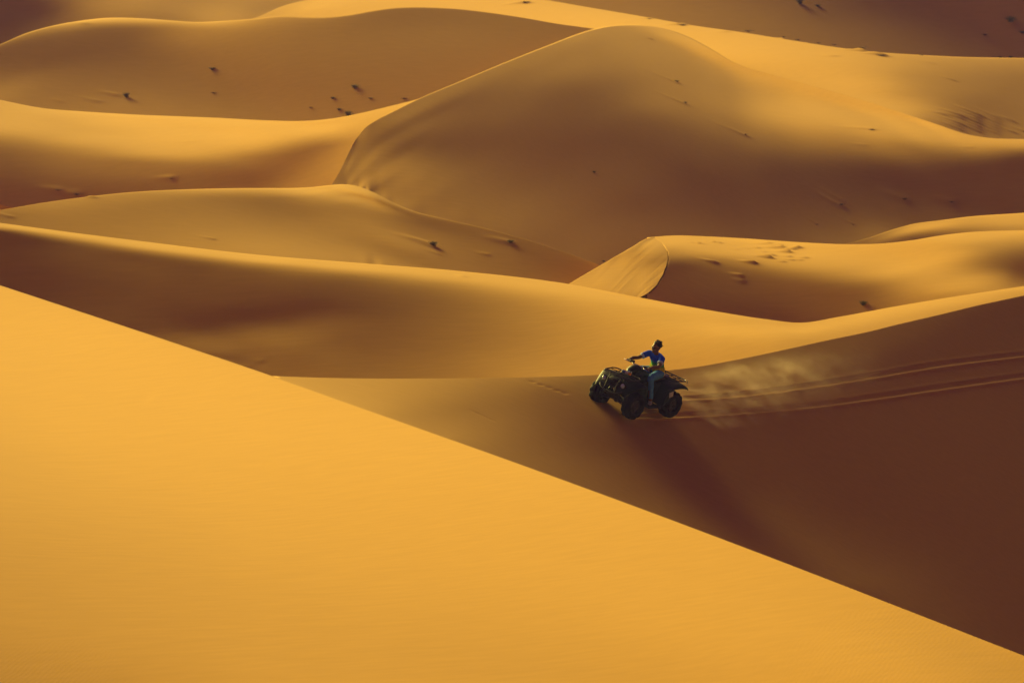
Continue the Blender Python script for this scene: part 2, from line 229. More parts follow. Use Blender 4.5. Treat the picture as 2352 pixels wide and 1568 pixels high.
LAYERS['M'] = dict(front='GS', urange=(-330, 1470), off=3.924260, crest=[(0, 483), (100, 465), (200, 452), (300, 441), (400, 436), (500, 433), (620, 432), (700, 433), (740, 431), (765, 426), (790, 415), (811, 410), (832, 415), (850, 426), (866, 443), (880, 460), (905, 474), (950, 487), (1050, 509), (1150, 533), (1250, 562), (1330, 590), (1400, 618), (1470, 650)], ku=np.array([-330.0, -200.0, -80.0, 0.0, 100.0, 200.0, 300.0, 400.0, 500.0, 580.0, 640.0, 690.0, 730.0, 760.0, 785.0, 805.0, 825.0, 845.0, 862.0, 880.0, 905.0, 940.0, 990.0, 1050.0, 1120.0, 1200.0, 1300.0, 1400.0, 1470.0]), kw=np.array([-24, -10, -2, 6, 14, 24, 36, 50, 68, 90, 115, 145, 180, 220], float),
  coef=np.array([[0.000000,1.223201,1.214059,1.211996,1.210294,1.208466,1.206087,1.205484,0.000000,0.000000,0.000000,0.000000,0.000000,0.000000,0.000000,0.000000],
   [0.000000,1.223906,1.216976,1.214813,1.213168,1.211253,1.208545,1.190325,0.000000,0.000000,0.000000,0.000000,0.000000,0.000000,0.000000,0.000000],
   [0.000000,1.227268,1.222029,1.220190,1.218542,1.216918,1.216156,1.225726,1.256304,0.000000,0.000000,0.000000,0.000000,0.000000,0.000000,0.000000],
   [0.000000,1.248202,1.228154,1.226176,1.224693,1.222855,1.220384,1.217422,1.213800,1.208391,1.206548,-77.393954,0.000000,0.000000,0.000000,0.000000],
   [0.000000,1.231955,1.236901,1.234047,1.232129,1.230424,1.228506,1.226037,1.222923,1.218904,1.212762,1.186668,-0.969963,0.000000,0.000000,0.000000],
   [0.000000,1.252749,1.242750,1.240562,1.238452,1.236211,1.233961,1.231470,1.228498,1.224883,1.220498,1.215351,1.211600,3.397668,0.000000,0.000000],
   [0.000000,1.240519,1.248296,1.245177,1.243052,1.240836,1.238434,1.235729,1.232579,1.228813,1.224291,1.218858,1.212497,1.203360,0.000000,0.000000],
   [0.000000,1.253819,1.255432,1.251564,1.248908,1.246414,1.243749,1.240796,1.237344,1.233161,1.228200,1.222339,1.215439,1.207471,.758596,0.000000],
   [0.000000,1.243581,1.265293,1.259226,1.255943,1.252980,1.249968,1.246585,1.242599,1.237779,1.231996,1.225234,1.217506,1.208511,1.127286,0.000000],
   [0.000000,1.194445,1.273531,1.267075,1.262531,1.259504,1.256739,1.253429,1.249114,1.243654,1.236897,1.228723,1.219715,1.209977,1.178935,0.000000],
   [0.000000,1.316468,1.278317,1.271458,1.267296,1.264368,1.261744,1.258845,1.255064,1.249873,1.242745,1.233327,1.221922,1.212024,1.200278,0.000000],
   [0.000000,.836593,1.298499,1.276451,1.270517,1.266963,1.264582,1.262012,1.258706,1.254225,1.247642,1.238120,1.224797,1.212484,1.209568,0.000000],
   [0.000000,2.151646,1.278770,1.287750,1.275546,1.269677,1.266606,1.263749,1.260742,1.256876,1.251159,1.242613,1.229243,1.213287,1.211651,-0.272380],
   [0.000000,2.206447,1.285518,1.284944,1.282807,1.273408,1.269120,1.265653,1.262350,1.258702,1.253813,1.246690,1.234967,1.217199,1.211401,1.250588],
   [0.000000,.235915,1.316790,1.283258,1.282580,1.278832,1.272085,1.267873,1.264152,1.260154,1.255456,1.249419,1.239806,1.222540,1.213038,1.203518],
   [0.000000,1.062351,1.286530,1.292485,1.280761,1.279118,1.275384,1.269189,1.265507,1.261308,1.256284,1.250595,1.242609,1.226347,1.215908,1.214753],
   [0.000000,3.269893,1.272978,1.294295,1.282218,1.276434,1.276253,1.269816,1.265851,1.261838,1.256546,1.250709,1.243790,1.228209,1.217748,1.212208],
   [0.000000,1.430825,1.280066,1.291398,1.281237,1.274071,1.274830,1.269334,1.265501,1.261525,1.256173,1.250110,1.243737,1.228588,1.218356,1.229347],
   [0.000000,3.104810,1.268315,1.289023,1.275844,1.272480,1.272539,1.267887,1.264496,1.260510,1.255030,1.248915,1.242946,1.225801,1.220678,1.143337],
   [0.000000,1.967415,1.271308,1.281593,1.272166,1.270919,1.269942,1.266064,1.263127,1.259048,1.253252,1.247553,1.241036,1.226623,1.218381,1.586442],
   [0.000000,1.986168,1.265976,1.276287,1.269371,1.269479,1.266908,1.264416,1.261241,1.257243,1.250930,1.245844,1.239439,1.216634,1.238127,0.000000],
   [0.000000,-0.112885,1.289010,1.269972,1.267591,1.266759,1.264298,1.262202,1.259095,1.254768,1.247846,1.244167,1.235427,1.220439,1.275530,0.000000],
   [0.000000,1.578746,1.274219,1.267214,1.265593,1.264216,1.262720,1.260270,1.256877,1.252277,1.244772,1.241879,1.234029,1.201245,1.386198,0.000000],
   [0.000000,1.327038,1.268309,1.265570,1.264182,1.262938,1.261484,1.259601,1.256276,1.251663,1.244538,1.238025,1.236712,1.182935,3.036606,0.000000],
   [0.000000,1.280901,1.265968,1.263811,1.262589,1.261420,1.260062,1.258238,1.255773,1.252097,1.246609,1.238834,1.227427,.783221,0.000000,0.000000],
   [0.000000,1.268206,1.263707,1.261847,1.260619,1.259395,1.258001,1.256261,1.253890,1.250978,1.247233,1.241342,1.234665,.959116,0.000000,0.000000],
   [0.000000,1.260647,1.261597,1.259767,1.258497,1.257148,1.255622,1.253796,1.251500,1.248653,1.245256,1.241313,1.223770,-4.776634,0.000000,0.000000],
   [0.000000,1.274853,1.259268,1.257816,1.256382,1.254964,1.253454,1.251700,1.249618,1.246849,1.242802,1.237538,1.316933,0.000000,0.000000,0.000000],
   [0.000000,1.250604,1.256743,1.255019,1.253659,1.252563,1.251335,1.249663,1.247636,1.245012,1.241198,1.245173,.929055,0.000000,0.000000,0.000000],
   [0.000000,1.259786,1.254947,1.253386,1.252174,1.250879,1.249043,1.247566,1.245318,1.239331,1.251481,0.000000,0.000000,0.000000,0.000000,0.000000],
   [0.000000,1.282582,1.254058,1.252585,1.251490,1.250278,1.248435,1.254283,0.000000,0.000000,0.000000,0.000000,0.000000,0.000000,0.000000,0.000000]]))
LAYERS['E'] = dict(front='KFSGM', urange=(690, 2680), off=4.198785, crest=[(600, 560), (700, 480), (735, 455), (758, 430), (775, 403), (791, 371), (806, 341), (822, 314), (840, 293), (865, 276), (900, 258), (960, 228), (1050, 190), (1150, 148), (1250, 108), (1365, 67), (1400, 60), (1440, 57), (1500, 61), (1566, 79), (1639, 116), (1675, 138), (1785, 174), (1894, 204), (2040, 248), (2150, 285), (2223, 309), (2271, 317), (2352, 320)], ku=np.array([690.0, 725.0, 750.0, 775.0, 800.0, 825.0, 850.0, 880.0, 915.0, 955.0, 1000.0, 1060.0, 1130.0, 1200.0, 1270.0, 1340.0, 1400.0, 1450.0, 1500.0, 1550.0, 1600.0, 1660.0, 1730.0, 1800.0, 1880.0, 1960.0, 2040.0, 2120.0, 2200.0, 2280.0, 2352.0, 2450.0, 2560.0, 2680.0]), kw=np.array([-130, -70, -30, -8, 12, 32, 55, 80, 110, 145, 185, 230, 275, 325, 380, 440, 510, 580], float),
  coef=np.array([[0.000000,0.000000,0.000000,1.118095,1.106155,1.103674,1.095827,1.061250,0.000000,0.000000,0.000000,0.000000,0.000000,0.000000,0.000000,0.000000,0.000000,0.000000,0.000000,0.000000],
   [0.000000,0.000000,0.000000,1.172168,1.107138,1.105585,1.101527,1.033726,0.000000,0.000000,0.000000,0.000000,0.000000,0.000000,0.000000,0.000000,0.000000,0.000000,0.000000,0.000000],
   [0.000000,0.000000,0.000000,1.064949,1.116802,1.108898,1.104395,1.120579,104.461235,0.000000,0.000000,0.000000,0.000000,0.000000,0.000000,0.000000,0.000000,0.000000,0.000000,0.000000],
   [0.000000,0.000000,0.000000,1.168862,1.119013,1.117541,1.112286,1.097616,.867955,1.287802,0.000000,0.000000,0.000000,0.000000,0.000000,0.000000,0.000000,0.000000,0.000000,0.000000],
   [0.000000,0.000000,-26.632008,1.135523,1.128096,1.123258,1.120001,1.116571,1.112947,1.101294,-3.692754,-5174.963813,0.000000,0.000000,0.000000,0.000000,0.000000,0.000000,0.000000,0.000000],
   [0.000000,0.000000,1.203797,1.137994,1.134455,1.131352,1.126731,1.122583,1.117376,1.113677,1.099213,5.237371,-5971.581880,0.000000,0.000000,0.000000,0.000000,0.000000,0.000000,0.000000],
   [0.000000,0.000000,1.182543,1.145469,1.140324,1.137077,1.133796,1.129507,1.124204,1.118676,1.106249,1.097622,-0.109219,-900.948407,0.000000,0.000000,0.000000,0.000000,0.000000,0.000000],
   [0.000000,0.000000,.972301,1.149903,1.144849,1.141411,1.138249,1.135023,1.129865,1.124497,1.117457,1.111387,1.056373,1.327860,0.000000,0.000000,0.000000,0.000000,0.000000,0.000000],
   [0.000000,0.000000,2.555326,1.161345,1.151996,1.146599,1.142275,1.138815,1.134399,1.129117,1.121500,1.116167,1.103034,1.059607,1.007123,0.000000,0.000000,0.000000,0.000000,0.000000],
   [0.000000,0.000000,-7.717346,1.169485,1.160695,1.154293,1.148120,1.143374,1.138177,1.133662,1.125731,1.118409,1.112013,1.094864,1.076196,2.725246,0.000000,0.000000,0.000000,0.000000],
   [0.000000,0.000000,0.000000,1.187569,1.171427,1.164264,1.156988,1.150909,1.143816,1.138321,1.131070,1.121654,1.114593,1.107226,1.093145,1.027913,-241.441995,0.000000,0.000000,0.000000],
   [0.000000,0.000000,0.000000,1.205052,1.188172,1.178642,1.169994,1.163003,1.154237,1.145998,1.138451,1.128422,1.117911,1.110472,1.103004,1.091805,.863282,0.000000,0.000000,0.000000],
   [0.000000,0.000000,0.000000,1.228863,1.211550,1.200614,1.190510,1.181686,1.171878,1.160824,1.150632,1.139946,1.126992,1.115111,1.105447,1.099464,1.093415,-0.009380,0.000000,0.000000],
   [0.000000,0.000000,0.000000,1.254832,1.237976,1.227385,1.217281,1.207314,1.196734,1.184686,1.171233,1.158686,1.144593,1.129083,1.113634,1.100425,1.095182,1.102177,.165427,0.000000],
   [0.000000,0.000000,0.000000,1.280463,1.263990,1.252970,1.242861,1.232814,1.222092,1.210477,1.196756,1.182374,1.167870,1.151714,1.133355,1.112579,1.095702,1.088626,1.072244,-9.437322],
   [0.000000,0.000000,0.000000,1.326827,1.294004,1.280645,1.268294,1.256821,1.244685,1.233478,1.221376,1.207047,1.192464,1.176934,1.159015,1.136781,1.111833,1.092341,1.083498,1.058352],
   [0.000000,0.000000,0.000000,1.372619,1.339615,1.316796,1.300091,1.284572,1.268444,1.253970,1.241586,1.228153,1.213997,1.199554,1.182830,1.162910,1.137463,1.109861,1.095270,1.083829],
   [0.000000,0.000000,0.000000,1.398406,1.381049,1.355553,1.332602,1.312741,1.292913,1.273600,1.257394,1.242976,1.228752,1.215224,1.199650,1.180991,1.159025,1.129777,1.112032,1.105520],
   [0.000000,0.000000,0.000000,1.441813,1.399002,1.380415,1.357249,1.333201,1.310927,1.289866,1.270481,1.252504,1.238569,1.225147,1.210735,1.192833,1.173257,1.145504,1.127086,1.117343],
   [0.000000,0.000000,0.000000,1.425742,1.397807,1.386364,1.371863,1.347515,1.322489,1.299861,1.279760,1.258440,1.244781,1.231834,1.217980,1.201412,1.182650,1.156776,1.138362,1.125130],
   [0.000000,0.000000,0.000000,1.444548,1.396158,1.377194,1.372730,1.353219,1.328204,1.304337,1.283155,1.261625,1.247875,1.235520,1.222791,1.207238,1.188773,1.162999,1.155106,0.000000],
   [0.000000,0.000000,0.000000,1.409400,1.374915,1.368278,1.365426,1.349767,1.326881,1.302509,1.281310,1.261780,1.248591,1.236464,1.225414,1.211263,1.191340,1.166795,1.184692,0.000000],
   [0.000000,0.000000,0.000000,1.374437,1.360140,1.358237,1.353500,1.337423,1.317677,1.292840,1.274791,1.258865,1.246891,1.235546,1.225499,1.212603,1.191375,1.166959,1.538392,0.000000],
   [0.000000,0.000000,0.000000,1.356969,1.350722,1.348417,1.342160,1.331521,1.312078,1.286033,1.273362,1.259204,1.247947,1.237068,1.226286,1.214841,1.194905,1.135787,29.018166,0.000000],
   [0.000000,0.000000,0.000000,1.345887,1.341782,1.338667,1.334884,1.326062,1.299419,1.282715,1.272666,1.262936,1.253295,1.242227,1.229645,1.217031,1.201903,1.576612,0.000000,0.000000],
   [0.000000,0.000000,0.000000,1.334457,1.331989,1.328245,1.325922,1.309965,1.287105,1.278381,1.270597,1.264336,1.257201,1.247710,1.234352,1.217552,1.202084,.846839,0.000000,0.000000],
   [0.000000,0.000000,0.000000,1.321660,1.322044,1.317773,1.316251,1.292704,1.281302,1.274084,1.268783,1.263945,1.258170,1.249731,1.239461,1.214070,1.253888,308.274546,0.000000,0.000000],
   [0.000000,0.000000,0.000000,1.326330,1.309433,1.308113,1.302587,1.279399,1.275628,1.270001,1.266703,1.263176,1.257084,1.250336,1.231999,1.235167,.900047,0.000000,0.000000,0.000000],
   [0.000000,0.000000,0.000000,1.348876,1.295168,1.300389,1.280123,1.274211,1.270117,1.266933,1.264076,1.260840,1.255745,1.247815,1.234237,1.174030,-156.434098,0.000000,0.000000,0.000000],
   [0.000000,0.000000,0.000000,1.236553,1.293577,1.279745,1.273048,1.269322,1.266723,1.264522,1.261134,1.258026,1.252120,1.246990,1.259006,-387.119396,0.000000,0.000000,0.000000,0.000000],
   [0.000000,0.000000,0.000000,1.338469,1.283560,1.273230,1.269698,1.267271,1.265241,1.262569,1.259671,1.256296,1.250516,1.249681,-0.650773,0.000000,0.000000,0.000000,0.000000,0.000000],
   [0.000000,0.000000,0.000000,1.285360,1.284134,1.271708,1.268371,1.266772,1.264423,1.261979,1.258926,1.255550,1.254132,.670955,0.000000,0.000000,0.000000,0.000000,0.000000,0.000000],
   [0.000000,0.000000,0.000000,1.288057,1.281430,1.270957,1.267880,1.265812,1.263576,1.260991,1.258092,1.254841,1.242864,-159.191941,0.000000,0.000000,0.000000,0.000000,0.000000,0.000000],
   [0.000000,0.000000,0.000000,1.298062,1.278825,1.270451,1.267828,1.265736,1.263054,1.260271,1.257045,1.253607,1.265717,0.000000,0.000000,0.000000,0.000000,0.000000,0.000000,0.000000],
   [0.000000,0.000000,0.000000,1.296892,1.277394,1.270569,1.268063,1.265864,1.263313,1.260317,1.256932,1.253233,1.165296,0.000000,0.000000,0.000000,0.000000,0.000000,0.000000,0.000000],
   [0.000000,0.000000,0.000000,1.300402,1.276663,1.270473,1.268184,1.265954,1.263357,1.260422,1.256958,1.253185,1.135106,0.000000,0.000000,0.000000,0.000000,0.000000,0.000000,0.000000]]))
LAYERS['D'] = dict(front='ME', urange=(-330, 1060), off=4.021931, crest=[(0, 230), (100, 249), (200, 257), (300, 263), (500, 271), (620, 277), (700, 278), (760, 273), (820, 262), (880, 248), (960, 228), (1060, 200), (1300, 150)], ku=np.array([-330.0, -200.0, -80.0, 0.0, 100.0, 200.0, 300.0, 400.0, 500.0, 560.0, 610.0, 650.0, 685.0, 715.0, 745.0, 775.0, 805.0, 840.0, 880.0, 930.0, 1000.0, 1150.0]), kw=np.array([-16, -2, 12, 30, 50, 70, 90, 115, 145, 185, 240], float),
  coef=np.array([[1.444032,1.466081,1.459948,1.450723,1.440335,1.428612,1.416456,1.403272,1.387024,1.377898,1.372155,1.368109,1.366525],
   [2.163707,1.441481,1.453048,1.444026,1.433717,1.422381,1.410090,1.397545,1.383257,1.376146,1.371132,1.367021,1.365453],
   [.627728,1.463807,1.443990,1.434499,1.424138,1.412001,1.401459,1.387011,1.378522,1.373577,1.368650,1.365171,1.363596],
   [2.500541,1.419255,1.432471,1.423776,1.413469,1.402739,1.389486,1.378344,1.374270,1.370090,1.365210,1.362618,1.361062],
   [.414104,1.452808,1.430158,1.420156,1.408341,1.394856,1.381932,1.376527,1.371966,1.367727,1.362883,1.360407,1.358818],
   [1.459434,1.432175,1.430186,1.408934,1.401482,1.387485,1.378929,1.373602,1.369926,1.365468,1.360852,1.358349,1.356687],
   [1.078576,1.442659,1.423883,1.412856,1.399903,1.391019,1.376415,1.371264,1.367289,1.363334,1.359118,1.356831,1.355282],
   [1.313835,1.428468,1.412865,1.406844,1.396097,1.388266,1.377246,1.367696,1.364716,1.360505,1.356879,1.354148,1.343557],
   [1.063414,1.425500,1.403794,1.397594,1.390654,1.380274,1.373547,1.364830,1.361205,1.357980,1.354184,1.351155,1.284497],
   [1.483556,1.403694,1.399671,1.388110,1.384363,1.374572,1.367553,1.361650,1.358418,1.355461,1.351780,1.348791,-5.218446],
   [1.587088,1.390597,1.393148,1.381435,1.376353,1.368703,1.362659,1.359609,1.356431,1.353717,1.349828,1.344900,0.000000],
   [1.901187,1.385057,1.387240,1.377599,1.370837,1.364094,1.360190,1.357835,1.355261,1.352494,1.348566,1.336625,0.000000],
   [1.491240,1.381391,1.381661,1.375191,1.366607,1.361383,1.358540,1.356488,1.354132,1.351233,1.346029,1.348767,0.000000],
   [3.234049,1.381352,1.377082,1.373155,1.364164,1.359828,1.357457,1.355479,1.353023,1.349793,1.344443,1.342670,0.000000],
   [-61.723924,1.382105,1.373397,1.371217,1.362770,1.358823,1.356753,1.354549,1.351897,1.348316,1.343720,1.333738,0.000000],
   [-24.014105,1.382773,1.370875,1.369036,1.362001,1.358089,1.356134,1.353653,1.350767,1.347027,1.342681,1.333615,0.000000],
   [3.346654,1.376277,1.370097,1.366643,1.361453,1.357403,1.355362,1.352730,1.349628,1.345905,1.341779,1.324204,0.000000],
   [1.427725,1.373117,1.369428,1.365127,1.360537,1.356822,1.354314,1.351689,1.348607,1.344374,1.339169,1.661810,0.000000],
   [1.352465,1.372316,1.368750,1.364284,1.359840,1.355849,1.353701,1.349576,1.351909,1.304058,13.649010,0.000000,0.000000],
   [1.368313,1.371888,1.368378,1.363710,1.359429,1.355148,1.351138,1.303771,0.000000,0.000000,0.000000,0.000000,0.000000],
   [1.331748,1.372130,1.368500,1.363630,1.359034,1.352006,.948501,0.000000,0.000000,0.000000,0.000000,0.000000,0.000000],
   [1.442025,1.372272,1.369754,1.363292,1.359812,1.349972,0.000000,0.000000,0.000000,0.000000,0.000000,0.000000,0.000000],
   [1.134520,1.378515,1.371130,1.366181,1.355806,1.538898,0.000000,0.000000,0.000000,0.000000,0.000000,0.000000,0.000000],
   [3.572453,1.347802,1.380143,1.353795,1.393227,.518320,0.000000,0.000000,0.000000,0.000000,0.000000,0.000000,0.000000]]))
LAYERS['C'] = dict(front='DE', urange=(-330, 1500), off=4.536992, crest=[(0, 103), (60, 77), (120, 60), (180, 49), (240, 42), (330, 43), (400, 48), (450, 51), (520, 48), (580, 44), (640, 38), (700, 40), (750, 40), (800, 35), (850, 26), (900, 19), (940, 17), (1000, 18), (1050, 21), (1120, 29), (1200, 41), (1280, 55), (1365, 67), (1500, 90)], ku=np.array([-330.0, -250.435, -170.87, -91.304, -11.739, 67.826, 147.391, 226.957, 306.522, 386.087, 465.652, 545.217, 624.783, 704.348, 783.913, 863.478, 943.043, 1022.609, 1102.174, 1181.739, 1261.304, 1340.87, 1420.435, 1500.0]), kw=np.array([-18, -6, 0, 7, 15, 26, 42, 65, 95, 135, 185, 250], float),
  coef=np.array([[0.000000,.984663,.983241,.981360,.979803,.977845,.972700,1.070660,0.000000,0.000000,0.000000,0.000000,0.000000,0.000000],
   [0.000000,.987590,.986499,.984509,.982925,.981225,.976527,1.179116,0.000000,0.000000,0.000000,0.000000,0.000000,0.000000],
   [0.000000,.993370,.993552,.991409,.989565,.986999,.982273,.974064,.942418,.782498,0.000000,0.000000,0.000000,0.000000],
   [0.000000,1.004004,1.002455,1.001054,.999796,.998179,.995918,.992058,.985572,.974715,.986877,3.113287,0.000000,0.000000],
   [0.000000,1.011353,1.008760,1.007615,1.006618,1.005317,1.003452,1.000652,.996063,.987882,.974043,.974655,.560459,0.000000],
   [-2.571624,1.017183,1.016139,1.014593,1.013476,1.012175,1.010473,1.007981,1.004418,.998761,.988328,.976797,.963181,1.020997],
   [2.651556,1.025311,1.023766,1.021526,1.020083,1.018578,1.016718,1.014192,1.010694,1.005852,.997474,.986497,.976978,.969811],
   [-1.983861,1.038865,1.031271,1.028624,1.026657,1.024692,1.022486,1.019639,1.015940,1.011208,1.003714,.993194,.984206,.978638],
   [28.033003,1.036592,1.045524,1.033133,1.030315,1.028340,1.026348,1.023591,1.019874,1.014913,1.007859,.997432,.988488,.983720],
   [-82.787154,1.040756,1.044797,1.034545,1.031021,1.029074,1.027408,1.025136,1.021830,1.017074,1.010170,.999938,.990103,.986290],
   [-6.353789,.986937,1.047248,1.031279,1.029186,1.027560,1.025866,1.023476,1.020541,1.016766,1.010911,1.001301,.991261,.986283],
   [0.000000,1.069561,1.032737,1.030325,1.026608,1.024553,1.022741,1.020391,1.017619,1.014396,1.010003,1.002761,.993883,.987674],
   [0.000000,1.025396,1.028338,1.025916,1.024224,1.022363,1.020376,1.017994,1.015047,1.011589,1.007659,1.002592,.996430,.991557],
   [0.000000,1.027996,1.026089,1.024004,1.022638,1.021081,1.019161,1.016625,1.013381,1.009438,1.004987,1.000168,.995996,.992695],
   [0.000000,1.024548,1.025413,1.023278,1.021758,1.020132,1.018141,1.015495,1.012015,1.007685,1.002659,.997121,.993238,.990693],
   [32.981400,1.027063,1.026023,1.023892,1.022390,1.020696,1.018565,1.015625,1.011732,1.006892,1.001314,.995086,.990823,.988365],
   [77.105596,1.032143,1.029598,1.027610,1.026089,1.024289,1.021876,1.018492,1.013938,1.008221,1.001757,.994568,.989982,.987206],
   [-51.651463,1.036133,1.034587,1.032424,1.030791,1.028861,1.026234,1.022418,1.017181,1.010512,1.002995,.994608,.989529,.986455],
   [-74.429974,1.039788,1.037514,1.035466,1.033852,1.031901,1.029276,1.025423,1.019816,1.012580,1.004137,.994642,.988714,.985334],
   [0.000000,1.040201,1.038584,1.036669,1.035116,1.033216,1.030640,1.026897,1.021452,1.014197,1.005289,.994664,.988268,.983511],
   [0.000000,1.039761,1.038414,1.036581,1.035103,1.033264,1.030749,1.027162,1.022127,1.015172,1.006228,.994951,.988390,-9.403985],
   [0.000000,1.038802,1.037599,1.035856,1.034438,1.032683,1.030297,1.026869,1.022087,1.015688,1.006750,.995148,.097425,0.000000],
   [0.000000,1.037880,1.036932,1.035189,1.033833,1.032202,1.029944,1.026617,1.022084,1.015448,1.001119,-5.644515,0.000000,0.000000],
   [0.000000,1.038344,1.035952,1.034475,1.033173,1.031541,1.029445,1.026463,1.014038,1.016223,0.000000,0.000000,0.000000,0.000000],
   [0.000000,1.036664,1.035515,1.033846,1.032512,1.030858,1.029067,.936322,0.000000,0.000000,0.000000,0.000000,0.000000,0.000000],
   [0.000000,1.038318,1.034930,1.033554,1.032225,1.030613,1.028371,1.147774,0.000000,0.000000,0.000000,0.000000,0.000000,0.000000]]))
LAYERS['B'] = dict(front='EC', urange=(460, 2680), off=3.714789, crest=[(400, 75), (540, 54), (580, 44), (610, 32), (640, 18), (680, 6), (720, -2), (900, -12), (1150, -12), (1250, 0), (1350, 17), (1480, 39), (1600, 60), (1700, 74), (1800, 90), (1900, 106), (2000, 119), (2100, 126), (2200, 131), (2352, 134)], ku=np.array([460.0, 548.8, 637.6, 726.4, 815.2, 904.0, 992.8, 1081.6, 1170.4, 1259.2, 1348.0, 1436.8, 1525.6, 1614.4, 1703.2, 1792.0, 1880.8, 1969.6, 2058.4, 2147.2, 2236.0, 2324.8, 2413.6, 2502.4, 2591.2, 2680.0]), kw=np.array([-18, -4, 8, 22, 38, 58, 85, 120, 165, 215], float),
  coef=np.array([[0.000000,2.009274,2.005933,1.999901,1.993877,1.965865,0.000000,0.000000,0.000000,0.000000,0.000000,0.000000],
   [0.000000,2.008623,2.006904,2.000644,1.994827,1.971437,-22.320692,0.000000,0.000000,0.000000,0.000000,0.000000],
   [1.896343,2.012441,2.007795,2.003495,1.995994,1.968683,1.898004,2.793183,0.000000,0.000000,0.000000,0.000000],
   [2.024799,2.019156,2.014795,2.010600,2.007881,2.003105,1.987423,1.986804,0.000000,0.000000,0.000000,0.000000],
   [2.049585,2.024295,2.021144,2.014153,2.006440,2.002565,1.996259,1.985035,0.000000,0.000000,0.000000,0.000000],
   [2.042795,2.016063,2.017300,2.010077,2.003296,1.996525,1.991747,1.977667,0.000000,0.000000,0.000000,0.000000],
   [5.109072,2.014102,2.010849,2.005115,1.998687,1.990995,1.983667,1.960734,0.000000,0.000000,0.000000,0.000000],
   [.064157,2.009547,2.005907,1.999928,1.993914,1.986242,1.976495,1.965000,0.000000,0.000000,0.000000,0.000000],
   [2.639024,2.004876,2.000892,1.994210,1.987499,1.980074,1.970926,1.954810,7.247000,0.000000,0.000000,0.000000],
   [3.315332,1.997307,1.993442,1.986170,1.978802,1.970854,1.961379,1.947356,1.604196,0.000000,0.000000,0.000000],
   [.189798,1.987797,1.983129,1.975021,1.966927,1.958414,1.948722,1.934770,2.019676,0.000000,0.000000,0.000000],
   [0.000000,1.973658,1.971852,1.960979,1.952088,1.943703,1.934142,1.917601,1.897993,0.000000,0.000000,0.000000],
   [0.000000,1.969344,1.958920,1.945118,1.936544,1.929232,1.918495,1.907120,3.690242,0.000000,0.000000,0.000000],
   [0.000000,1.952024,1.941897,1.929180,1.922682,1.915388,1.906382,1.883772,1.459894,-0.156943,0.000000,0.000000],
   [0.000000,1.941308,1.926056,1.916391,1.909626,1.901482,1.891940,1.886046,1.859030,1.962368,0.000000,0.000000],
   [0.000000,1.927317,1.914818,1.905245,1.897666,1.888620,1.880341,1.874887,1.863127,1.791713,0.000000,0.000000],
   [0.000000,1.917821,1.902338,1.893824,1.885460,1.876033,1.869434,1.863243,1.851729,1.823570,0.000000,0.000000],
   [0.000000,1.906218,1.891664,1.883058,1.874209,1.865322,1.859328,1.851793,1.840183,1.809865,3.249876,0.000000],
   [0.000000,1.889329,1.885209,1.874326,1.865342,1.857120,1.850182,1.840832,1.831450,1.779535,1.281725,-99.376393],
   [0.000000,1.896943,1.884979,1.873943,1.864030,1.853616,1.844815,1.833336,1.825991,1.784181,1.785354,2.037705],
   [0.000000,1.903754,1.893782,1.881568,1.871380,1.860404,1.848874,1.835787,1.821312,1.803271,1.785909,1.729736],
   [0.000000,1.916376,1.906987,1.895028,1.884557,1.873649,1.861379,1.846059,1.831202,1.815703,1.804220,1.792946],
   [0.000000,1.927364,1.921534,1.911200,1.901467,1.890939,1.878959,1.863497,1.844997,1.827007,1.813596,1.809855],
   [0.000000,1.934116,1.930098,1.923314,1.916181,1.907773,1.896969,1.882411,1.861861,1.839116,1.824179,1.818560],
   [0.000000,1.937304,1.933549,1.928640,1.923909,1.918268,1.910601,1.898988,1.881501,1.856989,1.837594,1.832125],
   [0.000000,1.940007,1.936210,1.931587,1.927431,1.923127,1.917772,1.909730,1.896495,1.876450,1.855885,1.847533],
   [0.000000,1.941119,1.937789,1.933342,1.929279,1.924921,1.919848,1.913158,1.902645,1.885943,1.868283,1.859252],
   [0.000000,1.941729,1.938322,1.934125,1.930139,1.925958,1.920848,1.914347,1.904834,1.889738,1.873315,1.864786]]))
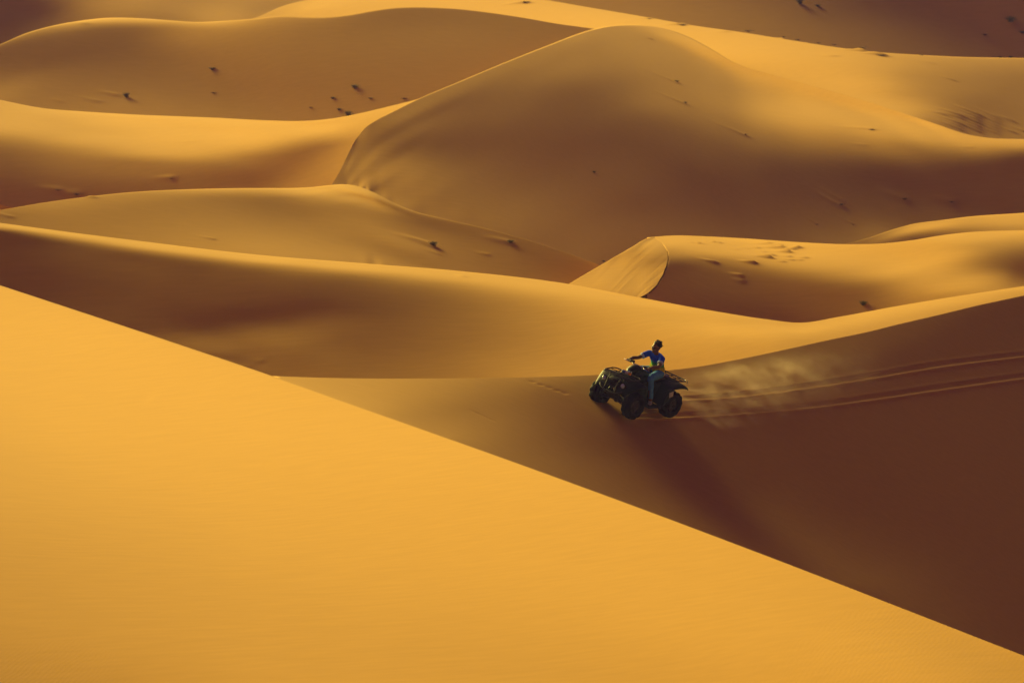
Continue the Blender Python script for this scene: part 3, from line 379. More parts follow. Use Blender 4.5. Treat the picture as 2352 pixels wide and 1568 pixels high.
LAYERS['A'] = dict(front='BC', urange=(-330, 2680), off=4.663027, crest=[(0, -60), (1176, -60), (2352, -60)], ku=np.array([-330.0, -218.519, -107.037, 4.444, 115.926, 227.407, 338.889, 450.37, 561.852, 673.333, 784.815, 896.296, 1007.778, 1119.259, 1230.741, 1342.222, 1453.704, 1565.185, 1676.667, 1788.148, 1899.63, 2011.111, 2122.593, 2234.074, 2345.556, 2457.037, 2568.519, 2680.0]), kw=np.array([-20, 30, 50, 70, 90, 115, 145, 180, 220, 270], float),
  coef=np.array([[1.063032,1.059152,1.054203,1.048823,1.045277,1.041530,1.037119,1.032109,1.025383,1.017527,1.011963,1.008943],
   [1.067379,1.063258,1.058142,1.052787,1.048789,1.045139,1.040745,1.035350,1.028391,1.020128,1.014396,1.011268],
   [1.076601,1.073002,1.067528,1.061673,1.058081,1.053339,1.048503,1.043172,1.035517,1.026401,1.020031,1.016605],
   [1.084158,1.081519,1.078007,1.073403,1.069771,1.066646,1.062051,1.056222,1.048505,1.039055,1.031693,1.028130],
   [1.085195,1.083291,1.080546,1.077738,1.075709,1.072681,1.069647,1.066281,1.060217,1.050948,1.045926,1.050160],
   [1.087289,1.084564,1.080993,1.077156,1.075402,1.074341,1.071894,1.066683,1.062803,1.068428,1.110897,0.000000],
   [1.092623,1.089059,1.083784,1.077352,1.072733,1.068664,1.065868,1.064528,1.091215,.935162,0.000000,0.000000],
   [1.103261,1.098614,1.090845,1.080557,1.072883,1.066737,1.061866,1.054971,.614943,0.000000,0.000000,0.000000],
   [1.116135,1.111417,1.102057,1.089091,1.081231,1.072288,1.065132,1.057080,1.219214,0.000000,0.000000,0.000000],
   [1.127442,1.123063,1.114307,1.100104,1.089963,1.077933,1.062093,1.070363,.413213,0.000000,0.000000,0.000000],
   [1.133261,1.130229,1.123514,1.111770,1.102790,1.096222,1.090169,1.004148,5.444336,0.000000,0.000000,0.000000],
   [1.134245,1.131757,1.127092,1.118604,1.112097,1.091399,.882765,2.804862,0.000000,0.000000,0.000000,0.000000],
   [1.132765,1.130630,1.126642,1.120508,1.115710,1.132387,-37.339179,0.000000,0.000000,0.000000,0.000000,0.000000],
   [1.130654,1.128528,1.124836,1.119491,1.115728,1.088910,0.000000,0.000000,0.000000,0.000000,0.000000,0.000000],
   [1.128307,1.126316,1.122720,1.117690,1.114118,1.110771,1.113169,0.000000,0.000000,0.000000,0.000000,0.000000],
   [1.126072,1.124087,1.120630,1.115755,1.112357,1.108540,1.101385,1.011475,0.000000,0.000000,0.000000,0.000000],
   [1.124225,1.122139,1.118701,1.113903,1.110552,1.106876,1.102872,1.099812,2.831698,0.000000,0.000000,0.000000],
   [1.123364,1.121072,1.117426,1.112477,1.109058,1.105255,1.100887,1.095969,1.114873,0.000000,0.000000,0.000000],
   [1.123960,1.121432,1.117501,1.112179,1.108532,1.104522,1.099977,1.094628,1.086585,.320030,0.000000,0.000000],
   [1.126155,1.123426,1.119279,1.113642,1.109764,1.105445,1.100398,1.094729,1.088564,1.032403,0.000000,0.000000],
   [1.129549,1.126891,1.122734,1.117018,1.113052,1.108568,1.103115,1.096498,1.089493,1.082327,.520286,0.000000],
   [1.132729,1.130440,1.126893,1.121757,1.118094,1.113840,1.108499,1.101439,1.093078,1.084456,1.102015,0.000000],
   [1.134321,1.132446,1.129692,1.125772,1.122994,1.119713,1.115097,1.108550,1.100056,1.089769,1.063213,0.000000],
   [1.134284,1.132868,1.130811,1.127892,1.125816,1.123440,1.120334,1.115419,1.108326,1.098666,1.107760,0.000000],
   [1.133429,1.131893,1.129892,1.127391,1.125724,1.123868,1.121723,1.118944,1.114299,1.106452,1.106650,0.000000],
   [1.134432,1.132380,1.129742,1.126721,1.124829,1.122901,1.120727,1.118318,1.115767,1.111339,1.108048,0.000000],
   [1.138711,1.136127,1.132645,1.128539,1.125956,1.123327,1.120578,1.117414,1.114135,1.111220,1.100353,0.000000],
   [1.145961,1.143026,1.139000,1.134001,1.130752,1.127340,1.123537,1.119438,1.114953,1.109558,1.110009,0.000000],
   [1.151034,1.148255,1.144252,1.139121,1.135722,1.132086,1.127976,1.123088,1.117936,1.111807,1.104899,0.000000],
   [1.153062,1.150435,1.146607,1.141566,1.138190,1.134530,1.130359,1.125411,1.119859,1.113339,1.107669,0.000000]]))
FF = 1176 / HALF
_c, _s = math.cos(PITCH), math.sin(PITCH)

def ray(u, v):
    a = (u - 1176) / FF; b = (784 - v) / FF
    dy = _c + b * _s; dz = -_s + b * _c
    return np.stack([a / dy, np.ones_like(a * b), dz / dy], -1)

def bspline(kn, x):
    k = 3
    t = np.concatenate([[kn[0]] * k, kn, [kn[-1]] * k]).astype(float)
    x = np.clip(np.asarray(x, float), kn[0], kn[-1] - 1e-9)
    idx = np.searchsorted(t, x, side='right') - 1
    N = [np.ones(len(x))]
    for d in range(1, k + 1):       # local basis, d+1 non-zero functions
        M = [np.zeros(len(x)) for _ in range(d + 1)]
        for j in range(d):
            lo = t[idx - d + 1 + j]; hi = t[idx + 1 + j]
            w = N[j] / (hi - lo)
            M[j] += (hi - x) * w
            M[j + 1] += (x - lo) * w
        N = M
    return idx - k, np.stack(N, -1)

def pchip(xk, yk, x):
    xk = np.asarray(xk, float); yk = np.asarray(yk, float); x = np.asarray(x, float)
    h = np.diff(xk); s = np.diff(yk) / h
    m = np.zeros(len(xk)); m[0] = s[0]; m[-1] = s[-1]
    m[1:-1] = (s[:-1] * h[1:] + s[1:] * h[:-1]) / (h[1:] + h[:-1])
    i = np.clip(np.searchsorted(xk, x) - 1, 0, len(h) - 1)
    t = (x - xk[i]) / h[i]
    y = ((1 + 2 * t) * (1 - t) ** 2) * yk[i] + t * (1 - t) ** 2 * h[i] * m[i] + t * t * (3 - 2 * t) * yk[i + 1] + t * t * (t - 1) * h[i] * m[i + 1]
    y = np.where(x < xk[0], yk[0] + m[0] * (x - xk[0]), y)
    return np.where(x > xk[-1], yk[-1] + m[-1] * (x - xk[-1]), y)

def crest(k, u):
    if k == 'M': return np.interp(u, *smooth_crest(k))
    return crest_raw(k, u)

def crest_raw(k, u):
    c = LAYERS[k]['crest']
    return pchip([p[0] for p in c], [p[1] for p in c], u)

def smooth_crest(k):
    if 'sc' in LAYERS[k]: return LAYERS[k]['sc']
    ug = np.arange(-500, 2900, 8.); c = crest_raw(k, ug)
    sig = {'I': 10, 'C': 8, 'J': 8, 'B': 6, 'F': 4, 'D': 5, 'E': 5, 'M': 6, 'K': 4, 'G': 3}.get(k, 2)
    kk = np.exp(-.5 * (np.arange(-30, 31) / sig) ** 2); kk /= kk.sum()
    cp = np.concatenate([c[0] + (c[1] - c[0]) * np.arange(-30, 0), c, c[-1] + (c[-1] - c[-2]) * np.arange(1, 31)])
    LAYERS[k]['sc'] = (ug, np.convolve(cp, kk, 'valid'))
    return LAYERS[k]['sc']

def surf(k, u, v):
    """world points of dune k at bearings u and depressions v (1-D arrays)"""
    L = LAYERS[k]; ug, cs = smooth_crest(k)
    iu, bu = bspline(L['ku'], u); iw, bw = bspline(L['kw'], v - np.interp(u, ug, cs))
    C = L['coef']; acc = np.zeros(len(u))
    for i in range(4):
        for j in range(4):
            acc += bu[:, i] * bw[:, j] * C[iu + i, iw + j]
    Y = np.exp(acc + L['off'])
    return ray(u, v) * Y[:, None]

def bottom(k, u):
    b = np.full_like(u, 1e9)
    for m in LAYERS[k]['front']:
        lo, hi = LAYERS[m]['urange']
        b = np.minimum(b, np.where((u < lo) | (u > hi), 1e9, crest(m, u)))
    if not LAYERS[k]['front']: b = np.full_like(u, 1680.)
    return np.maximum(np.where(b > 1e8, crest(k, u) + 100, b), crest(k, u) + 4)

def grid_mesh(name, P, mat):
    nu, nv = P.shape[:2]
    me = bpy.data.meshes.new(name)
    me.vertices.add(nu * nv); me.vertices.foreach_set('co', P.reshape(-1).astype(np.float32))
    i = np.arange(nu - 1)[:, None] * nv + np.arange(nv - 1)[None]
    q = np.stack([i, i + 1, i + nv + 1, i + nv], -1).reshape(-1)
    n = (nu - 1) * (nv - 1)
    me.loops.add(n * 4); me.loops.foreach_set('vertex_index', q.astype(np.int32))
    me.polygons.add(n); me.polygons.foreach_set('loop_start', (np.arange(n) * 4).astype(np.int32))
    me.polygons.foreach_set('loop_total', np.full(n, 4, np.int32))
    me.update(calc_edges=True)
    me.polygons.foreach_set('use_smooth', np.ones(n, bool))
    me.materials.append(mat)
    o = bpy.data.objects.new(name, me); COL.objects.link(o)
    return o

def sand_material():
    m = bpy.data.materials.new('sand'); m.use_nodes = True
    t = m.node_tree; N = t.nodes; Lk = t.links
    b = N['Principled BSDF']
    b.inputs['Roughness'].default_value = 0.95
    b.inputs['Specular IOR Level'].default_value = 0.05
    geo = N.new('ShaderNodeNewGeometry')
    n1 = N.new('ShaderNodeTexNoise'); n1.inputs['Scale'].default_value = 0.09; n1.inputs['Detail'].default_value = 3
    n2 = N.new('ShaderNodeTexNoise'); n2.inputs['Scale'].default_value = 9.0; n2.inputs['Detail'].default_value = 4
    mp = N.new('ShaderNodeMapping'); mp.inputs['Scale'].default_value = (0.13, 0.9, 0.9); mp.inputs['Rotation'].default_value = (0, 0, 0.35)
    Lk.new(geo.outputs['Position'], n1.inputs['Vector'])
    Lk.new(geo.outputs['Position'], mp.inputs['Vector']); Lk.new(mp.outputs[0], n2.inputs['Vector'])
    r = N.new('ShaderNodeMix'); r.data_type = 'RGBA'
    r.inputs['A'].default_value = (0.58, 0.320, 0.080, 1); r.inputs['B'].default_value = (0.61, 0.340, 0.086, 1)
    Lk.new(n1.outputs['Fac'], r.inputs['Factor'])
    r2 = N.new('ShaderNodeMix'); r2.data_type = 'RGBA'; r2.blend_type = 'MULTIPLY'; r2.inputs['Factor'].default_value = 1
    cr = N.new('ShaderNodeMapRange'); cr.inputs['From Min'].default_value = 0.3; cr.inputs['From Max'].default_value = 0.7
    cr.inputs['To Min'].default_value = 0.965; cr.inputs['To Max'].default_value = 1.025
    Lk.new(n2.outputs['Fac'], cr.inputs['Value'])
    Lk.new(r.outputs['Result'], r2.inputs['A']); Lk.new(cr.outputs[0], r2.inputs['B'])
    Lk.new(r2.outputs['Result'], b.inputs['Base Color'])
    # wind ripples about 9 cm apart, in patches
    mp2 = N.new('ShaderNodeMapping'); mp2.inputs['Rotation'].default_value = (0, 0, math.radians(22))
    wv = N.new('ShaderNodeTexWave'); wv.wave_type = 'BANDS'; wv.bands_direction = 'X'
    wv.inputs['Scale'].default_value = 3.6; wv.inputs['Distortion'].default_value = 6.0
    wv.inputs['Detail'].default_value = 2.0; wv.inputs['Detail Scale'].default_value = 0.6
    n3 = N.new('ShaderNodeTexNoise'); n3.inputs['Scale'].default_value = 0.12
    mr = N.new('ShaderNodeMapRange'); mr.inputs['From Min'].default_value = 0.42; mr.inputs['From Max'].default_value = 0.66
    mr.inputs['To Min'].default_value = 0.0; mr.inputs['To Max'].default_value = 0.05
    Lk.new(geo.outputs['Position'], mp2.inputs['Vector']); Lk.new(mp2.outputs[0], wv.inputs['Vector'])
    Lk.new(geo.outputs['Position'], n3.inputs['Vector']); Lk.new(n3.outputs['Fac'], mr.inputs['Value'])
    bp = N.new('ShaderNodeBump'); bp.inputs['Distance'].default_value = 0.011
    Lk.new(mr.outputs[0], bp.inputs['Strength']); Lk.new(wv.outputs['Fac'], bp.inputs['Height'])
    Lk.new(bp.outputs[0], b.inputs['Normal'])
    return m
SAND = sand_material()

# tyre tracks, little sand mounds and footprints: real relief in the sand
FAR_TRACK = [(1400, 912), (1480, 915), (1581, 914), (1748, 900), (1858, 885), (2004, 862.6), (2150, 838), (2352, 813), (2680, 770)]
NEAR_TRACK = [(1425, 957), (1500, 956), (1566, 953), (1748, 941), (1858, 931), (2004, 912), (2150, 890.7), (2352, 863), (2680, 823)]

def wobble(x, y, f, seed=0.0):
    return (np.sin(x * f + seed) * np.cos(y * f * 1.3 + seed * 2.1) + .6 * np.sin(x * f * 2.3 + y * f * 1.7 + seed * 3.3)
            + .4 * np.cos(x * f * 4.1 - y * f * 3.7 + seed * .7)) / 2.0

def track_relief(P, U, V):
    out = np.zeros(U.shape)
    for n, path in enumerate((FAR_TRACK, NEAR_TRACK)):
        a = np.array(path, float)
        uu = np.linspace(a[0, 0], a[-1, 0], 260); vv = pchip(a[:, 0], a[:, 1], uu)
        C = surf('I', uu, vv)[:, :2]
        near = np.abs(V - np.interp(U, uu, vv)) < 30
        near &= U > a[0, 0] - 15
        idx = np.nonzero(near)
        Q = P[idx][:, :2]
        best = np.full(len(Q), 1e9); sgn = np.zeros(len(Q)); sl = np.zeros(len(Q))
        cum = np.concatenate([[0], np.cumsum(np.linalg.norm(np.diff(C, axis=0), axis=1))])
        for i in range(len(C) - 1):
            d = C[i + 1] - C[i]; L2 = d @ d
            r = Q - C[i]; t = np.clip((r @ d) / L2, 0, 1)
            e = r - t[:, None] * d
            dist = np.hypot(e[:, 0], e[:, 1])
            m = dist < best
            best[m] = dist[m]; sgn[m] = np.sign(d[0] * r[m, 1] - d[1] * r[m, 0]); sl[m] = cum[i] + t[m] * np.sqrt(L2)
        s = best * sgn
        rag = wobble(Q[:, 0], Q[:, 1], 7.0, n) * .5
        groove = -np.exp(-(np.abs(s) / .06) ** 4) * (.009 + .002 * np.sin(sl * 42))
        berm = np.where(s < 0, .014, .004) * np.exp(-((np.abs(s + .02 * rag) - .105) / .04) ** 2) * (1 + .5 * rag)
        fade = np.clip(sl / .5, 0, 1)
        z = (groove + berm + .008 * rag * np.exp(-(s / .35) ** 2)) * fade
        out[idx] += z
    # a few hoof-sized prints up the slope and the disturbed rim of the ridge
    return out + mounds('I', P) 

# (dune, u, v, length, height m): wind-blown lumps, each with a tail up-wind
MOUNDS = {
 'I': [(1125, 962, 34, -.030), (1100, 950, 20, -.02), (1225, 877, 12, -.03), (1243, 884, 12, -.03), (1262, 890, 12, -.03), (1280, 897, 12, -.03), (1298, 903, 12, -.03)],
 'J': [(342, 915, 34, -.020), (352, 919, 20, .02), (880, 1048, 24, -.008)],
 'G': [(1062, 634, 34, .05), (600, 829, 22, .02), (570, 842, 22, .02)],
 'F': [(1649, 557, 26, .055), (1608, 559, 30, .045), (1766, 559, 28, .05), (1794, 569, 34, .08), (1822, 572, 24, .06), (1833, 569, 26, .07), (1809, 579, 30, .09),
       (1774, 586, 24, .055), (1766, 592, 30, .085), (1739, 569, 20, .04), (1813, 589, 20, .045), (1850, 592, 20, .04), (1818, 597, 22, .035), (1799, 601, 18, .03),
       (1731, 604, 24, .07), (1642, 603, 26, .05), (1700, 634, 20, .04), (1706, 646, 18, .03), (1838, 597, 18, .03), (1716, 571, 24, .025), (1690, 572, 20, .02), (1755, 578, 18, .03), (1790, 562, 20, .03)],
 'E': [(1545, 186, 60, .10), (1565, 235, 55, .10), (1704, 308, 55, .09), (1996, 296, 60, .10), (1982, 333, 30, .04), (1190, 160, 50, .04), (1924, 469, 60, .07), (1930, 458, 55, .05),
       (2073, 456, 60, .06), (2183, 463, 50, .06), (1873, 512, 24, .06), (1958, 513, 24, .05), (1364, 393, 30, .05), (2230, 338, 26, .03)],
 'M': [(985, 560, 60, .10), (1005, 571, 30, .07), (1165, 556, 45, .07), (1120, 585, 24, .04), (487, 548, 26, .05), (1005, 583, 30, .04), (215, 453, 30, .05), (20, 497, 40, .04)],
 'D': [(394, 409, 34, .06), (133, 437, 40, .06), (174, 446, 44, .07), (440, 325, 24, .03)],
 'C': [(265, 218, 34, .06), (222, 232, 34, .05), (140, 233, 26, .03), (195, 54, 30, .06)],
 'B': [(2024, 127, 40, .16), (1980, 110, 36, .14), (1719, 69, 38, .12), (1568, 57, 36, .10), (1206, 7, 36, .10), (1833, 90, 26, .08), (1800, 84, 22, .06), (1880, 97, 26, .05),
       (1917, 101, 28, .06), (1670, 74, 26, .06), (1493, 43, 26, .06), (2115, 125, 26, .06), (2048, 118, 24, .04), (2139, 145, 26, .05), (2189, 184, 26, .06), (2304, 201, 26, .05), (2352, 301, 26, .06)]
      + [(2165 + (i * 37) % 120 + i * 3, 262 + (i * 23) % 44, 30 + (i * 7) % 16, .05 + .01 * (i % 3)) for i in range(22)],
}

MSC = {'F': 1.0, 'B': .9, 'I': .35, 'E': .4, 'M': .45}
def mounds(k, P):
    z = np.zeros(P.shape[:2])
    for (u, v, ln, h) in MOUNDS.get(k, []):
        c = surf(k, np.array([float(u)]), np.array([float(v)]))[0]
        m = c[1] / 14945.0
        la = ln * m * .55; lb = max(ln * m * .26, .10)
        dx = P[..., 0] - c[0]; dy = P[..., 1] - c[1]
        a = dx * .93 - dy * .36; b = dx * .36 + dy * .93
        near = (np.abs(a) < la * 6) & (np.abs(b) < lb * 4)
        a = a[near]; b = b[near]
        fa = np.where(a < 0, np.exp(-(a / (la * 1.9)) ** 2), np.exp(-(a / (la * .6)) ** 2))
        z[near] += h * MSC.get(k, .6) * fa * np.exp(-(b / lb) ** 2)
    return z

def slip_relief(P, U, V):
    # sand slides running down the slip face
    a = (U - 1400) * .66 + (V - 600) * .75; b = (U - 1400) * .75 - (V - 600) * .66
    w = np.sin(a * .42 + 1.5 * np.sin(b * .03)) + .7 * np.sin(a * .9 + 2.0 * np.sin(b * .05 + 1)) + .5 * np.sin(a * 1.7 + b * .06)
    return .0018 * w * np.clip((U - 1330) / 80, 0, 1) * (.5 + .5 * np.sin(a * .11 + b * .03 + 2))
RELIEF = {'I': track_relief, 'S': slip_relief}
for _k in 'JGFEMDCB':
    RELIEF[_k] = (lambda kk: (lambda P, U, V: mounds(kk, P)))(_k)


def build_dune(k, su, sv):
    L = LAYERS[k]; lo, hi = L['urange']
    if k == 'I': lo = 585
    if k == 'M': hi = 1385
    us = np.arange(lo, hi + .1, su)
    c = crest(k, us); b = bottom(k, us) + (0 if k == 'J' else 8)
    n = int(np.ceil((b - c).max() / sv)) + 2
    if k == 'S':
        arc = np.array(ARC, float)
        ns = 80; tt = np.linspace(0, 1, 70)
        ia = np.linspace(0, 1, len(arc))
        right = np.stack([np.interp(tt, ia, arc[:, 0]), np.interp(tt, ia, arc[:, 1])], -1)
        top = 1290.0; lv0 = crest('S', np.array([top]))[0]
        # left edge hidden behind the next dune, right edge on the arc
        left = np.stack([top + tt * 60, lv0 + 8 + tt * 70], -1)
        ss = np.linspace(0, 1, ns)[:, None, None]
        G = left[None] * (1 - ss) + right[None] * ss
        # first row follows the ridge line
        uu = G[:, 0, 0]; dv = crest('S', uu) - G[:, 0, 1]
        G[:, :, 1] += dv[:, None] * (1 - tt)[None] ** 1.5
        U, V = G[..., 0], G[..., 1]
        V = np.minimum(V, crest('G', U.ravel()).reshape(U.shape) + 10)
    else:
        t = np.linspace(0, 1, n)
        U = np.repeat(us[:, None], n, 1); V = c[:, None] + (b - c)[:, None] * t[None]
    P = surf(k, U.ravel(), V.ravel()).reshape(U.shape + (3,))
    if k == 'F':        # behind the brink of the slip face the crest turns away
        arc = np.array(ARC, float)
        d = np.clip(np.interp(V, arc[:, 1], arc[:, 0]) + 1 - U, 0, 60)
        P *= (1 + d * .0006)[..., None]
    if k == 'I':        # its foot sinks behind the near ridge
        P *= (1 + np.clip(640 - U, 0, 100) * .0004)[..., None]
    if k == 'D':        # this ridge runs out behind the big dune
        P *= (1 + np.clip(U - 965, 0, 200) ** 1.3 * .00012)[..., None]
    if k in RELIEF: P[..., 2] += RELIEF[k](P, U, V)
    # front continuation, out of sight behind the next dune
    last = P[:, -1]
    ext = []
    if k == 'J':
        for s in (.1, .25, .45, .65, .85, 1.0):
            e = last.copy(); Y = last[:, 1] * (1 - s) + 4 * s
            e[:, 0] = last[:, 0] * (1 - s * .25); e[:, 1] = Y
            e[:, 2] = last[:, 2] * (1 - s) - 2.6 * s - 2.0 * s * (1 - s); ext.append(e)
    else:
        for d in (.4, 1.0, 1.8, 2.6):
            e = last.copy(); e[:, 1] -= d; e[:, 2] -= d * .12 + d * d * .01; ext.append(e)
    P = np.concatenate([P, np.stack(ext, 1)], 1)
    # lee side behind the ridge, falling away from the viewer
    first = P[:, 0]; back = []
    for d in (34, 26, 19, 13, 8, 5, 3, 1.6, .8, .35, .12):
        e = first.copy(); e[:, 1] += d; e[:, 2] -= d * .30 + min(d, 6) ** 2 * .008; back.append(e)
    P = np.concatenate([np.stack(back, 1), P], 1)
    # the dune runs on beyond the picture on the sides that are open
    for side, on in ((0, L['urange'][0] == -330), (-1, L['urange'][1] == 2680)):
        if not on or k == 'S': continue
        e = P[side]; sg = -1 if side == 0 else 1; cols = []
        for d in (4, 12, 28, 55, 95, 150):
            c_ = e.copy(); c_[:, 0] += sg * d; c_[:, 2] -= .10 * d * min(1, d / 28) - .6 * math.sin(d * .11); cols.append(c_)
        cols = np.stack(cols, 0)
        P = np.concatenate([cols[::-1], P], 0) if side == 0 else np.concatenate([P, cols], 0)
    o = grid_mesh('sand_dune', P, SAND)
    L['uv'] = (U, V)
    o['kind'] = 'structure'
    return o

DUNES = {}
for k, su, sv in (('J', 6, 6), ('I', 4, 1.4), ('G', 5, 2.5), ('F', 3, 1.3), ('S', 3, 2), ('K', 6, 2.5), ('M', 4, 2.5), ('E', 2.5, 3), ('D', 6, 3), ('C', 6, 3), ('B', 5, 2), ('A', 8, 5)):
    DUNES[k] = build_dune(k, su, sv)
me = bpy.data.meshes.new('desert_floor')
R = 6000
zf = -75.0
me.from_pydata([(-R, -R, zf), (R, -R, zf), (R, R, zf), (-R, R, zf)], [], [(0, 1, 2, 3)])
me.materials.append(SAND)
floor = bpy.data.objects.new('desert_floor', me); COL.objects.link(floor); floor['kind'] = 'structure'

# thin evening haze: a closed box of air round everything
bm_ = bmesh.new()
bmesh.ops.create_cube(bm_, size=1)
me = bpy.data.meshes.new('haze')
for v in bm_.verts: v.co = ((v.co.x) * 900, 400 + v.co.y * 900, 3 if v.co.z > 0 else zf - 1)
bm_.to_mesh(me); bm_.free()
hm = bpy.data.materials.new('evening_air'); hm.use_nodes = True
hn = hm.node_tree; hn.nodes.remove(hn.nodes['Principled BSDF'])
hv = hn.nodes.new('ShaderNodeVolumePrincipled'); hn.links.new(hv.outputs[0], hn.nodes['Material Output'].inputs['Volume'])
hv.inputs['Color'].default_value = (0.22, 0.22, 1.0, 1); hv.inputs['Density'].default_value = 0.00016; hv.inputs['Anisotropy'].default_value = 0.3
me.materials.append(hm)
haze = bpy.data.objects.new('haze', me); COL.objects.link(haze)
haze['kind'] = 'stuff'; haze['label'] = 'thin warm evening haze over the far dunes'; haze['category'] = 'haze'

# ---------------------------------------------------------------- mesh helpers for the objects
def link_mesh(name, bm, mat, parent=None, smooth=True, mods=(), mats=None):
    """one mesh object; mods are applied so that the result is plain geometry"""
    me = bpy.data.meshes.new(name)
    bmesh.ops.recalc_face_normals(bm, faces=bm.faces)
    bm.to_mesh(me); bm.free()
    o = bpy.data.objects.new(name, me); COL.objects.link(o)
    for m in mods:
        md = o.modifiers.new(m[0], m[0])
        for a, b in m[1].items(): setattr(md, a, b)
    if mods:
        dg = bpy.context.evaluated_depsgraph_get(); dg.update()
        me2 = bpy.data.meshes.new_from_object(o.evaluated_get(dg))
        o.modifiers.clear(); o.data = me2; bpy.data.meshes.remove(me); me2.name = name; me = me2
    me.materials.clear()
    for m in (mats or [mat]): me.materials.append(m)
    me.polygons.foreach_set('use_smooth', [smooth] * len(me.polygons))
    if smooth and not any(m[0] in ('SUBSURF', 'REMESH') for m in mods):
        try: me.set_sharp_from_angle(angle=math.radians(38))
        except Exception: pass
    if parent: o.parent = parent
    return o

def V3(*a): return Vector(a)

def loft(bm, rings, cap=True):
    vr = [[bm.verts.new(p) for p in r] for r in rings]
    n = len(vr[0])
    for a, b in zip(vr[:-1], vr[1:]):
        for i in range(n):
            bm.faces.new((a[i], a[(i + 1) % n], b[(i + 1) % n], b[i]))
    if cap:
        bm.faces.new(vr[0][::-1]); bm.faces.new(vr[-1])

def tube(bm, pts, r, n=8, closed=False, side=None):
    """round or elliptical tube along a path; r a number or a list of numbers / (wide, deep) pairs; side = the wide direction"""
    pts = [Vector(p) for p in pts]
    if not isinstance(r, (list, tuple)): r = [r] * len(pts)
    rings = []; up = Vector(side) if side else None
    for i, p in enumerate(pts):
        if closed: t = pts[(i + 1) % len(pts)] - pts[i - 1]
        else: t = pts[min(i + 1, len(pts) - 1)] - pts[max(i - 1, 0)]
        t.normalize()
        if up is None:
            up = t.cross(Vector((0, 0, 1)))
            if up.length < .2: up = t.cross(Vector((1, 0, 0)))
        a = (up - t * up.dot(t)).normalized(); b = t.cross(a)
        if side is None: up = a
        ra, rb = r[i] if isinstance(r[i], (tuple, list)) else (r[i], r[i])
        rings.append([p + a * ra * math.cos(k * 2 * math.pi / n) + b * rb * math.sin(k * 2 * math.pi / n) for k in range(n)])
    if closed:
        vr = [[bm.verts.new(p) for p in q] for q in rings]
        for j in range(len(vr)):
            a, b = vr[j], vr[(j + 1) % len(vr)]
            for i in range(n): bm.faces.new((a[i], a[(i + 1) % n], b[(i + 1) % n], b[i]))
    else: loft(bm, rings)

def smooth_path(pts, k=4):
    pts = [Vector(p) for p in pts]; out = []
    for i in range(len(pts) - 1):
        p0, p1, p2, p3 = pts[max(i - 1, 0)], pts[i], pts[i + 1], pts[min(i + 2, len(pts) - 1)]
        for j in range(k):
            t = j / k
            out.append(.5 * ((2 * p1) + (p2 - p0) * t + (2 * p0 - 5 * p1 + 4 * p2 - p3) * t * t + (3 * p1 - p0 - 3 * p2 + p3) * t ** 3))
    return out + [pts[-1]]

def ball(bm, c, r, seg=12, rings=8, rot=None):
    c = Vector(c); r = r if isinstance(r, (tuple, list)) else (r, r, r)
    m = Matrix.Translation(c) @ (rot or Matrix()) @ Matrix.Diagonal((*r, 1))
    bmesh.ops.create_uvsphere(bm, u_segments=seg, v_segments=rings, radius=1, matrix=m)

def box(bm, c, s, rot=None):
    m = Matrix.Translation(Vector(c)) @ (rot or Matrix()) @ Matrix.Diagonal((*s, 1))
    bmesh.ops.create_cube(bm, size=1, matrix=m)

def prism(bm, prof, y0, y1, taper=1.0, cz=None):
    """side outline (x, z) extruded across y"""
    if cz is None: cz = sum(p[1] for p in prof) / len(prof)
    cx = sum(p[0] for p in prof) / len(prof)
    ys = [y0, y0 * .5 + y1 * .5, y1]; sc = [taper, 1, taper] if taper != 1 else [1, 1, 1]
    loft(bm, [[Vector((cx + (x - cx) * q, y, cz + (z - cz) * q)) for x, z in prof] for y, q in zip(ys, sc)])

def lathe(bm, prof, n=32, axis='Y', mod=None):
    """profile (radius, along) round the Y axis"""
    rings = []
    for k in range(n):
        a = 2 * math.pi * k / n
        rings.append([Vector((r * math.cos(a), y, r * math.sin(a))) if mod is None else (lambda rr: Vector((rr * math.cos(a), y, rr * math.sin(a))))(mod(r, y, k)) for r, y in prof])
    vr = [[bm.verts.new(p) for p in q] for q in rings]
    for j in range(n):
        a, b = vr[j], vr[(j + 1) % n]
        for i in range(len(prof) - 1): bm.faces.new((a[i], a[i + 1], b[i + 1], b[i]))

def empty(name, parent=None):
    o = bpy.data.objects.new(name, None); COL.objects.link(o)
    o.empty_display_size = .3
    if parent: o.parent = parent
    return o

# ---------------------------------------------------------------- materials of the quad bike and its rider
def paint_mat(name, c, rough, coat=0.0, spec=.4, dusty=.25):
    m = node_mat(name, c, rough, 0, spec)
    t = m.node_tree; b = t.nodes['Principled BSDF']; N = t.nodes; L = t.links
    b.inputs['Coat Weight'].default_value = coat
    tc = N.new('ShaderNodeTexCoord'); nz = N.new('ShaderNodeTexNoise'); nz.inputs['Scale'].default_value = 9; nz.inputs['Detail'].default_value = 5
    L.new(tc.outputs['Object'], nz.inputs['Vector'])
    mr = N.new('ShaderNodeMapRange'); mr.inputs['From Min'].default_value = .48; mr.inputs['From Max'].default_value = .75
    mr.inputs['To Max'].default_value = dusty
    mx = N.new('ShaderNodeMix'); mx.data_type = 'RGBA'
    mx.inputs['A'].default_value = (*c, 1); mx.inputs['B'].default_value = (.16, .105, .05, 1)
    L.new(nz.outputs['Fac'], mr.inputs['Value']); L.new(mr.outputs[0], mx.inputs['Factor']); L.new(mx.outputs['Result'], b.inputs['Base Color'])
    mr2 = N.new('ShaderNodeMapRange'); mr2.inputs['To Min'].default_value = rough * .8; mr2.inputs['To Max'].default_value = min(1, rough * 1.5)
    L.new(nz.outputs['Fac'], mr2.inputs['Value']); L.new(mr2.outputs[0], b.inputs['Roughness'])
    return m
